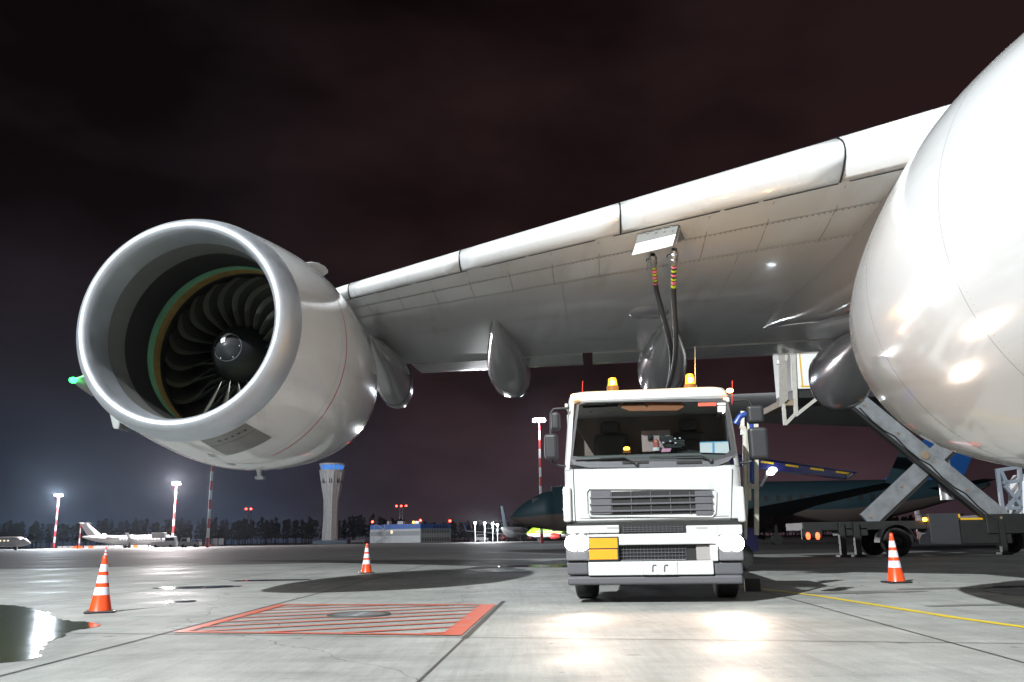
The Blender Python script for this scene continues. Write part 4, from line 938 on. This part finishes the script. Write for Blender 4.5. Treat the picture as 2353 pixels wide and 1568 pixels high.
# ---------------------------------------------------------------- cones
CO=mat('orange red cone plastic',(.85,.075,.012),.35,coat=.2,noise=.06,nscale=8); CW=mat('white reflective band',(.74,.74,.84),.4); 
def cone(loc,label,rz=0):
    t=thing('traffic_cone',label,'traffic cone',loc,rz,'striped traffic cones')
    return t
t0=cone(G(230,1408),'large orange cone with three white bands at the left, nearest the green puddle',R(20))
mb=MB(); mb.box(-.19,.19,-.19,.19,0.004,.032); mb.build('base',BLACK,t0,bevel=.02,seg=2)
zs=[.03,.05,.24,.345,.40,.505,.555,.655,.72,.772,.78]; rr=[.145,.137]; prof=[]
def rc(z): return .135-.107*(z-.05)/(.77-.05)
pr=[(0.03,.148),(.045,.142)]+[(z,rc(z)) for z in zs[2:-1]]+[(.779,rc(.779)-.008),(.775,rc(.775)-.014)]
mcol=[0,0,1,0,1,0,1,0,0,0,0]
mb=MB(); mb.lathe([(z,r) for z,r in pr],40,0,Matrix.Rotation(R(90),4,'X'),ms=lambda i,j:1 if i in (2,4,6) else 0); mb.build('cone_body',[CO,CW],t0,smooth=50)
for p,l,rz in ((G(842,1318),'dull red cone with white bands standing at the edge of the dark shadow',.3),(G(2060,1340),'orange cone with white bands in front of the lift truck wheel',.1),((-18.1,38,0),'far small cone whose banded tip shows above the nearest cone',.5)):
    c=dup(t0); c.location=(p[0],p[1],.0); c.rotation_euler=(0,0,rz); c['label']=l; c.scale=(1,1,1.0 if p[1]>20 else 1.06)
xf=U(244,1262,38); c.location=(xf[0],38,0); t0.scale=(.93,.93,.9)
# ---------------------------------------------------------------- distance: aircraft, tower, hall, masts, vehicles
WINE=emat('lit cabin window',(1,.75,.45),2.2)
def airliner(name,label,loc,rz,L_,R_,zc,span,mats,ttail=False,rear_eng=False,winglet=2,fin_h=6,lit=False,eng_r=1.0,ecol=None,cockpit=True,group=None):
    body,finm,tip,belly=mats
    t=thing(name,label,'aircraft',loc,rz,group)
    h=L_/2
    mb=MB(); rs=[]
    P=[(h,.04,-.35),(h-.02*L_,.38,-.28),(h-.05*L_,.66,-.16),(h-.09*L_,.88,-.05),(h-.14*L_,1,0),(-.12*L_,1,0),(-.2*L_,.97,.04),(-.3*L_,.78,.22),(-.4*L_,.5,.46),(-.47*L_,.26,.64),(-h,.08,.74)]
    for y,k,dz in crom(P,2): rs.append([V((R_*k*math.sin(a),y,zc+R_*dz+R_*k*math.cos(a))) for a in [2*math.pi*j/24 for j in range(24)]])
    mb.rings(rs,0,True,(True,True),ms=lambda i,j:1 if belly and 7<=j<=16 else 0); mb.build('fuselage',[body,belly or body],t,smooth=180)
    if cockpit:
        mb=MB()
        for y in [i for i in range(int(-.28*L_),int(.36*L_))]:
            for s in (-1,1): mb.box(s*R_*.985-.03,s*R_*.985+.03,y,y+.34,zc+R_*.12,zc+R_*.36)
        mb.build('cabin_windows',WINE if lit else DARK,t)
        mb=MB(); yy=h-.052*L_; mb.box(-R_*.5,R_*.5,yy-.35,yy+.25,zc+R_*.12,zc+R_*.42); mb.build('cockpit_window',DARK,t)
    zw=zc-R_*.55
    for s in (-1,1):
        rs=[]
        for k in (0,.35,1):
            x=s*(R_*.5+(span/2-R_*.5)*k); yl_=.10*L_-k*span*.26; ch=L_*.17*(1-k)+L_*.045*k if k!=.35 else L_*.105; zz=zw+.11*abs(x)
            rs.append([V((x,yl_,zz)),V((x,yl_-ch*.3,zz+ch*.055)),V((x,yl_-ch,zz)),V((x,yl_-ch*.3,zz-ch*.05))])
        mb=MB(); mb.rings(rs,0,True,(True,True)); wg=mb.build('wing',body,t)
        if winglet:
            b=rs[-1]; mb=MB(); mb.rings([b,[p+V((s*.5,-1.1,winglet)) if i!=2 else b[2]+V((s*.5,-.9,winglet)) for i,p in enumerate(b)]],0,True,(True,True)); mb.build('winglet',tip,wg)
        if rear_eng: ex,ey,ez=s*(R_+eng_r*1.15),-.22*L_,zc+R_*.45
        else: ex,ey,ez=s*span*.16,.085*L_,zw-eng_r*.55
        mb=MB(); Q=Matrix.Translation((ex,ey,ez)); mb.lathe([(2.0,eng_r*.75),(2.1,eng_r*.86),(1.7,eng_r),(.3,eng_r*.98),(-1.4,eng_r*.7),(-1.45,eng_r*.6)],20,0,Q); mb.lathe([(1.6,0),(1.6,eng_r*.8),(2.0,eng_r*.76)],20,1,Q); mb.lathe([(-1.3,0),(-1.3,eng_r*.62)],20,1,Q); mb.box(ex-.12 if not rear_eng else min(ex,s*R_*.7),ex+.12 if not rear_eng else max(ex,s*R_*.7),ey-1,ey+1,ez-.1 if rear_eng else ez,ez+.1 if rear_eng else zw+.2); mb.build('engine',[ecol or body,DARK],t,smooth=50)
        zt=zc+R_*.9+fin_h if ttail else zc+R_*.55
        y0=-.455*L_ if ttail else -.38*L_
        rs=[]
        for k in (0,1):
            x=s*(.1+span*.19*k); yl_=y0-k*1.9+1.2; ch=L_*.085*(1-k)+L_*.035*k; zz=zt+.06*abs(x)
            rs.append([V((x,yl_,zz)),V((x,yl_-ch*.3,zz+.09)),V((x,yl_-ch,zz)),V((x,yl_-ch*.3,zz-.09))])
        mb=MB(); mb.rings(rs,0,True,(True,True)); mb.build('tailplane',body,t)
    zb=zc+R_*.75
    mb=MB(); rs=[]
    for k in (0,.12,1):
        yl_=-.28*L_-(.17*L_)*k+(.03*L_ if k==0 else 0); ch=L_*.16*(1-k)+L_*.085*k; z=zb+(fin_h+R_*.15)*k
        rs.append([V((0,yl_,z)),V((.14,yl_-ch*.4,z)),V((0,yl_-ch,z)),V((-.14,yl_-ch*.4,z))])
    mb.rings(rs,0,True,(True,True)); mb.build('fin',finm,t)
    for x,y in ((0,.36*L_),(-R_*1.3,-.03*L_),(R_*1.3,-.03*L_)):
        mb=MB(); mb.bar((x,y,.5),(x,y,zc-R_*.5),.18); mb.lathe([(-.25,0),(-.25,.45),(.25,.45),(.25,0)],14,0,Matrix.Translation((x,y,.46))@Matrix.Rotation(R(90),4,'Z')); mb.build('landing_gear',RUBBER,t)
    return t
PW=mat('white airliner paint',(.75,.76,.78),.35,noise=.05); PB_=mat('pale blue airliner paint',(.42,.55,.68),.35); PR=mat('red airliner paint',(.5,.05,.04),.4); PN=mat('navy airliner paint',(.03,.06,.2),.4)
TEAL=mat('dim teal airliner paint',(.010,.032,.043),.6); BEI=mat('dull beige airliner belly',(.075,.06,.055),.7); BLUF=mat('bright blue tail paint',(.01,.09,.33),.5); LIME=mat('lime green airliner paint',(.25,.5,.02),.4)
def at(px,D): return (U(px,1245,D)[0],D,0)
crj=airliner('regional_jet','white T-tailed regional jet with winglets floodlit beside the left masts',at(300,262),R(-50),27,1.35,2.35,22,(PW,PW,PW,None),True,True,1.5,3.6,False,.62)
c=crj.location
airliner('regional_jet','white jet at the left edge of the photo with a lit row of cabin windows',at(-48,235),R(-87),27,1.3,2.2,21,(PW,PW,PW,None),True,True,1.3,3.4,True,.62)
airliner('airliner','white airliner with tall pale blue fin seen from behind, right of the hall',at(1183,325),R(-14),37,1.95,3.3,34,(PW,PB_,PN,None),False,False,2.4,7.2,False,1.05,PR)
airliner('airliner','dim teal and beige airliner passing side-on behind the truck and lift',(U(1728,1200,76)[0],76,0),R(90),42,2.0,3.4,34,(TEAL,BLUF,TEAL,BEI),False,False,2.2,6.8,False,1.05,BEI)
airliner('airliner','lime green airliner mostly hidden behind the left headlight of the truck',at(1312,300),R(62),34,1.9,3.2,32,(LIME,LIME,LIME,PW),False,False,0,6,False,1.0,PR)
# control tower
CONC=dirty('pale tower concrete',(.42,.41,.40),2,.6,.5,.1,(1.2,1.2),(.15,.14,.14)); TGL=emat('blue lit tower glass',(.03,.22,.75),1.0)
D=400; x,y,_=at(758,D); tw_=thing('control_tower','tall fluted concrete control tower with blue lit glass top below the engine','tower',(x,y,0))
k=D/2000*1.0
def zz(py): return U(758,py,D)[2]
mb=MB(); n=64; rs=[]
for z,r in ((0,3.5),(zz(1180),3.1),(zz(1148),3.3),(zz(1128),4.0),(zz(1092),5.2),(zz(1086),5.3)):
    rs.append([V((r*(1+(.06 if (j%8) in (3,4) else -.02))*math.cos(2*math.pi*j/n),r*(1+(.06 if (j%8) in (3,4) else -.02))*math.sin(2*math.pi*j/n),z)) for j in range(n)])
mb.rings(rs,0,True,(True,True)); sh=mb.build('shaft',CONC,tw_)
mb=MB(); zc_=zz(1106)
for j in range(32):
    if j%4==3: continue
    Q=Matrix.Rotation(2*math.pi*j/32,4,'Z'); mb.box(-.18,.18,-4.85,-4.4,zc_-1.1,zc_+1.1,0,Q)
mb.build('slit_window',DARK,sh)
mb=MB(); mb.lathe([(zz(1086),5.7),(zz(1081),5.9),(zz(1081),5.0)],16,0,Matrix.Rotation(R(90),4,'X')); mb.build('gallery',CONC,tw_)
mb=MB(); mb.lathe([(zz(1081),5.0),(zz(1070),5.5)],16,0,Matrix.Rotation(R(90),4,'X')); g=mb.build('glass_cab',TGL,tw_)
mb=MB()
for j in range(16):
    Q=Matrix.Rotation(2*math.pi*j/16,4,'Z'); mb.bar(Q@V((0,-5.05,zz(1081))),Q@V((0,-5.55,zz(1070))),.22)
mb.build('mullion',CONC,g)
mb=MB(); mb.lathe([(zz(1070),5.9),(zz(1066),5.9),(zz(1063),3.0),(zz(1063),0)],16,0,Matrix.Rotation(R(90),4,'X')); mb.build('roof',CONC,tw_)
mb=MB(); mb.box(-6.5,9,-6,6,0,1.6); mb.build('podium',mat('blue grey podium',(.08,.11,.14),.6),tw_,bevel=.1)
# operations hall
D=400; a0=V(at(850,D)); a1=V(at(966,D-14)); 
hall=thing('operations_hall','low white and grey hall with blue roof band and outside staircase right of the tower','building',a0)
a1=a1-a0; u=a1.normalized(); w_=V((-u.y,u.x,0)); Lh=a1.length; hz=U(900,1206,D)[2]; 
Th=Matrix((( u.x,w_.x,0,0),(u.y,w_.y,0,0),(0,0,1,0),(0,0,0,1)))
HWm=mat('white cladding',(.5,.52,.52),.5,noise=.06,nscale=.6); HG=mat('grey cladding',(.28,.3,.3),.5); HBm=mat('blue cladding',(.03,.12,.45),.5)
mb=MB(); dep=24
mb.box(0,Lh,0,dep,0,hz*.74,0,Th); mb.box(0,Lh,0,dep,hz*.74+.002,hz,1,Th); mb.box(.3,Lh-.3,-.02,.0,hz*.38,hz*.62,2,Th)
hw=mb.build('wall',[HWm,HBm,HG],hall)
for r_ in (0,1):
    z0=.5 if r_==0 else hz*.5
    for i in range(17): mb=MB(); mb.box(Lh,Lh+.03,1.0+i*1.3,1.55+i*1.3,z0,z0+hz*.2,0,Th); mb.build('window',DARK,hall)
for i in range(5): mb=MB(); mb.box(Lh,Lh+.03,10+i*2.4,11.2+i*2.4,hz*.78,hz*.92,0,Th); mb.build('window',DARK,hall)
mb=MB(); mb.box(Lh*.415,Lh*.46,-.03,-.0,hz*.5,hz*.68,0,Th); mb.build('lit_window',emat('warm lit window',(1,.8,.5),1.2),hall)
mb=MB()
for i in range(4):
    z0=hz*.05+i*hz*.24; s=1 if i%2==0 else -1; c0=Lh*.24; mb.bar(Th@V((c0-s*2,-1.4,z0)),Th@V((c0+s*2,-1.4,z0+hz*.24)),.35,.2); mb.box(c0+s*1.6,c0+s*3.2,-2,-.1,z0+hz*.24-.1,z0+hz*.24,0,Th)
for x in (Lh*.24-3,Lh*.24+3): mb.bar(Th@V((x,-1.9,0)),Th@V((x,-1.9,hz)),.2)
mb.build('staircase',FAIR,hall)
for x,w2,h2 in ((.28,1.2,1.6),(.52,3,1.4),(.85,2.4,1.3)):
    mb=MB(); mb.box(Lh*x-w2/2,Lh*x+w2/2,3,5,hz,hz+h2,0,Th); mb.build('roof_unit',FAIR,hall,bevel=.05)
for x,d in ((.03,.5),(.985,.5),(.99,dep-.5)):
    mb=MB(); mb.bar(Th@V((Lh*x,d,hz)),Th@V((Lh*x,d,hz+1.2)),.12); p=mb.build('lamp_post',DARK,hall); mb=MB(); mb.sphere(Th@V((Lh*x,d,hz+1.4)),.55,10); mb.build('red_lamp',REDL,p,smooth=180)
mb=MB(); mb.sphere(Th@V((Lh*.87,-.3,hz+.7)),.5,10); mb.build('amber_lamp',AMBL,hall,smooth=180)
# apron masts
MR=mat('red mast paint',(.45,.03,.03),.5); MW=mat('white mast paint',(.6,.6,.6),.5)
LAMPE=emat('floodlight lens',(.86,.93,1),120); LAMPS=emat('small lamp lens',(.95,.98,1),25)
def mast(label,pxb,ytop,D,heads=5,bands=9,r=.45,power=0,lit=True,col=(.8,.9,1),zb=0,pxt=None):
    x=U(pxb,1245,D)[0]; h=U(pxt if pxt else pxb,ytop,D)[2]
    t=thing('light_mast',label,'light mast',(x,D,0),0,'red and white apron masts')
    n=bands*2
    mb=MB(); mb.tube([(0,0,zb+(h-zb)*i/bands+e) for i in range(bands) for e in (0,(h-zb)/bands-.001)],[r*(1-.45*(i/(2*bands))) for i in range(2*bands)],10,0,True,lambda i,j:(i//2)%2); mb.build('pole',[MR,MW],t,smooth=60)
    if heads:
        mb=MB(); mb.bar((-heads*.31,0,h),(heads*.31,0,h),.25); mb.lathe([(h-.3,.2),(h-.2,.9),(h,.9)],12,0,Matrix.Rotation(R(90),4,'X')); mb.build('head_frame',STEEL,t)
        for i in range(heads):
            mb=MB(); xx=(i-(heads-1)/2)*.62; mb.box(xx-.26,xx+.26,-.5,-.1,h-.05,h+.55); mb.build('floodlight_head',LAMPE if lit else STEEL,t,bevel=.08)
    if power: lamp((x,D-1.2,h+.2),power,col,.6)
    return t
mast('bright lit mast farthest left, with red and white pole',125,1140,330,5,9,.42,420000,pxt=132)
mast('lit mast with pinkish lamp head between the regional jet and the tower',396,1113,270,4,9,.4,450000,col=(1,.9,.9),pxt=406)
mast('thick red and white mast whose top hides behind the hanging engine',477,1020,215,4,11,.38,0,pxt=490)
mast('short thin dim mast between the leftmost mast and the regional jet',182,1203,300,0,5,.25)
mast('tall lit mast just left of the truck cab',1245,969,165,4,13,.32,16000,pxt=1243)
mast('red and white mast showing between the crossed lift arms',2116,1090,120,0,8,.42,0)
for i,(px,py,l) in enumerate(((1092,1202,'single street lamp farthest left in the row right of the hall'),(1114,1203,'second street lamp from the hall in the row before the pale blue fin'),(1132.5,1204.5,'third street lamp from the hall, close to the pale blue fin'),(1143.5,1206.5,'street lamp nearest the pale blue fin of the far airliner'))):
    D=288; x=U(px,1245,D)[0]; h=U(px,py,D)[2]; t=thing('street_lamp',l,'street lamp',(x,D,0),0,'small street lamps right of the hall')
    mb=MB(); mb.tube([(0,0,0),(0,0,h)],[.14,.09],8); mb.build('pole',STEEL,t); mb=MB(); mb.sphere((0,-.2,h),.42,10); mb.build('lamp_head',LAMPS,t,smooth=180); lamp((x,D-1,h+.4),22000,(.95,.98,1),.4)
def lattice(label,px,ytop,D,nl):
    x=U(px,1245,D)[0]; h=U(px,ytop,D)[2]; t=thing('lattice_tower',label,'tower',(x,D,0),0,'far towers with red lamps'); mb=MB(); w_=1.6
    for sx_ in (-1,1):
        for sy in (-1,1): mb.bar((sx_*w_,sy*w_,0),(sx_*w_*.8,sy*w_*.8,h),.25)
    k=int(h/3)
    for i in range(k):
        for sy in (-1,1): mb.bar((-w_,sy*w_,h*i/k),(w_,sy*w_,h*(i+1)/k),.16)
    mb.box(-4,4,-1.5,1.5,h,h+.4); mb.build('frame',FAIR,t)
    for i in range(nl):
        mb=MB(); mb.sphere(((i-(nl-1)/2)*4.4,0,h+1.2),.9,8); mb.build('red_lamp',REDL,t,smooth=180)
lattice('far lattice tower with two red lamps left of the control tower',567,1173,800,2)
lattice('far lattice tower with three red lamps above the hall',921,1166,800,3)
# service vehicles
def vehicle(name,label,cat,px,D,rz,L_,W_,Hh,cabf,m,group='airport service vehicles'):
    t=thing(name,label,cat,at(px,D),rz,group)
    mb=MB(); mb.box(-L_/2,L_/2,-W_/2,W_/2,.45,.45+Hh*.45); mb.prism([V((L_/2-L_*cabf,-W_/2+.05,.45+Hh*.45)),V((L_/2-.15,-W_/2+.05,.45+Hh*.45)),V((L_/2-.55,-W_/2+.05,.45+Hh)),V((L_/2-L_*cabf,-W_/2+.05,.45+Hh))],(0,W_-.1,0)); b=mb.build('body',m,t,bevel=.08,seg=2)
    mb=MB(); mb.prism([V((L_/2-L_*cabf+.2,-W_/2+.03,.45+Hh*.55)),V((L_/2-.45,-W_/2+.03,.45+Hh*.55)),V((L_/2-.7,-W_/2+.03,.45+Hh*.92)),V((L_/2-L_*cabf+.2,-W_/2+.03,.45+Hh*.92))],(0,W_-.06,0)); mb.build('window',DARK,b)
    for x in (-L_*.3,L_*.3):
        for y in (-W_/2+.1,W_/2-.1):
            mb=MB(); mb.lathe([(-.13,0),(-.13,.42),(.13,.42),(.13,0)],16,0,Matrix.Translation((x,y,.42))); mb.build('wheel',RUBBER,t)
    return t
v1=vehicle('service_truck','white service truck parked under the nose of the T-tailed jet','truck',378,250,R(5),7,2.4,2.6,.45,PW)
mb=MB(); mb.box(-3.5,.2,-1.1,1.1,2.6,4.2); mb.box(-1.0,-.6,-.2,.2,1.6,2.7); mb.build('raised_box',PW,v1,bevel=.05)
v2=vehicle('pickup_truck','grey white pickup with a rail on its bed between two masts','pickup',438,225,R(180),5.2,2,2.0,.4,mat('grey white van paint',(.4,.43,.45),.4))
mb=MB()
for y in (-.9,.9): mb.bar((-2.4,y,2.0),(-.2,y,2.0),.1); mb.bar((-2.4,y,1.3),(-2.4,y,2.0),.1); mb.bar((-.6,y,1.3),(-.6,y,2.0),.1)
mb.build('bed_rail',STEEL,v2)
vehicle('van','small white van parked right of the hall','van',1108,380,R(180),5.5,2.2,2.6,.8,PW)
vehicle('van','dark van in the gap between tower and hall','van',823,380,R(0),6,2.3,2.4,.6,mat('dark van paint',(.05,.05,.06),.4))
for px,l in ((494,'white notice board left of its twin beside the thick mast'),(508,'white notice board right of its twin beside the thick mast')):
    t=thing('notice_board',l,'board',at(px,225),0,'white notice boards'); mb=MB(); mb.box(-.6,.6,-.05,.05,.6,2.2); mb.build('panel',PW,t,bevel=.02); mb=MB(); mb.bar((-.5,.02,0),(-.5,.02,.6),.1); mb.bar((.5,.02,0),(.5,.02,.6),.1); mb.build('leg',STEEL,t)
t=thing('barrier_lamp','amber warning barrier left of the white notice boards','barrier',at(481,225)); mb=MB(); mb.box(-1.2,1.2,-.1,.1,.3,.7); mb.box(-.1,.1,-.1,.1,0,.3); mb.build('beam',mat('orange barrier',(.8,.15,.03),.5),t); mb=MB(); mb.sphere((-.3,0,1.1),.3,8); mb.build('lamp',emat('orange red lamp',(1,.2,.03),10),t,smooth=180)
rb=random.Random(3); BW=mat('dull white barrier block',(.5,.5,.5),.6,noise=.2,nscale=2); BO=mat('orange barrier block',(.7,.16,.03),.6,noise=.2,nscale=2)
b0=None
for i in range(20):
    px=140+i*11.5+rb.uniform(-2,2)
    t=thing('barrier_block','low concrete-like barrier block in the row under the T-tailed jet' ,'barrier',at(px,292),rb.uniform(-.1,.1),'low barrier blocks at the apron edge')
    mb=MB(); mb.prism([(-.75,-.3,0),(-.75,.3,0),(-.75,.12,.35),(-.75,.1,.85),(-.75,-.1,.85),(-.75,-.12,.35)],(1.5,0,0)); mb.build('block',BO if i in (3,4,6,15) else BW,t,bevel=.03)
# woodland along the horizon
rnd=random.Random(11); mb=MB()
FOL=mat('dark woodland',(.016,.018,.014),.9,noise=.4,nscale=.08)
x=-480.0
while x<330:
    D=rnd.uniform(560,680); h=rnd.uniform(14,18)*(1 if x<-80 else .72); mb.tube([(x,D,0),(x+rnd.uniform(-.4,.4),D,h*.8)],[.35,.1],5,0,False)
    for i in range(46):
        zz_=h*rnd.uniform(.25,1); w2=(1-zz_/h)*3.2+.5; cx=x+rnd.gauss(0,w2*.6); cy=D+rnd.gauss(0,w2*.6); s=rnd.uniform(.5,1.3)
        mb.add([(cx-s,cy,zz_-s*.5),(cx+s,cy+rnd.uniform(-1,1),zz_-s*.4),(cx+rnd.uniform(-.5,.5),cy,zz_+s)],[(0,1,2)])
    x+=rnd.uniform(.8,2.0)
o=mb.build('woodland',FOL,fix=False); tag(o,'dark strip of woodland along the horizon','trees',kind='stuff')
# ---------------------------------------------------------------- thin night haze round the whole place
hm=bpy.data.materials.new('night haze'); hm.use_nodes=True; nt=hm.node_tree; nt.nodes.remove(nt.nodes['Principled BSDF'])
pv=nt.nodes.new('ShaderNodeVolumePrincipled'); pv.inputs['Color'].default_value=(.75,.85,1,1); pv.inputs['Density'].default_value=.00003; pv.inputs['Anisotropy'].default_value=.78
nt.links.new(pv.outputs['Volume'],nt.nodes['Material Output'].inputs['Volume'])
mb=MB(); mb.box(-2600,2600,-450,3600,-1,48); o=mb.build('haze',hm); tag(o,'thin night haze over the apron','haze',kind='stuff')
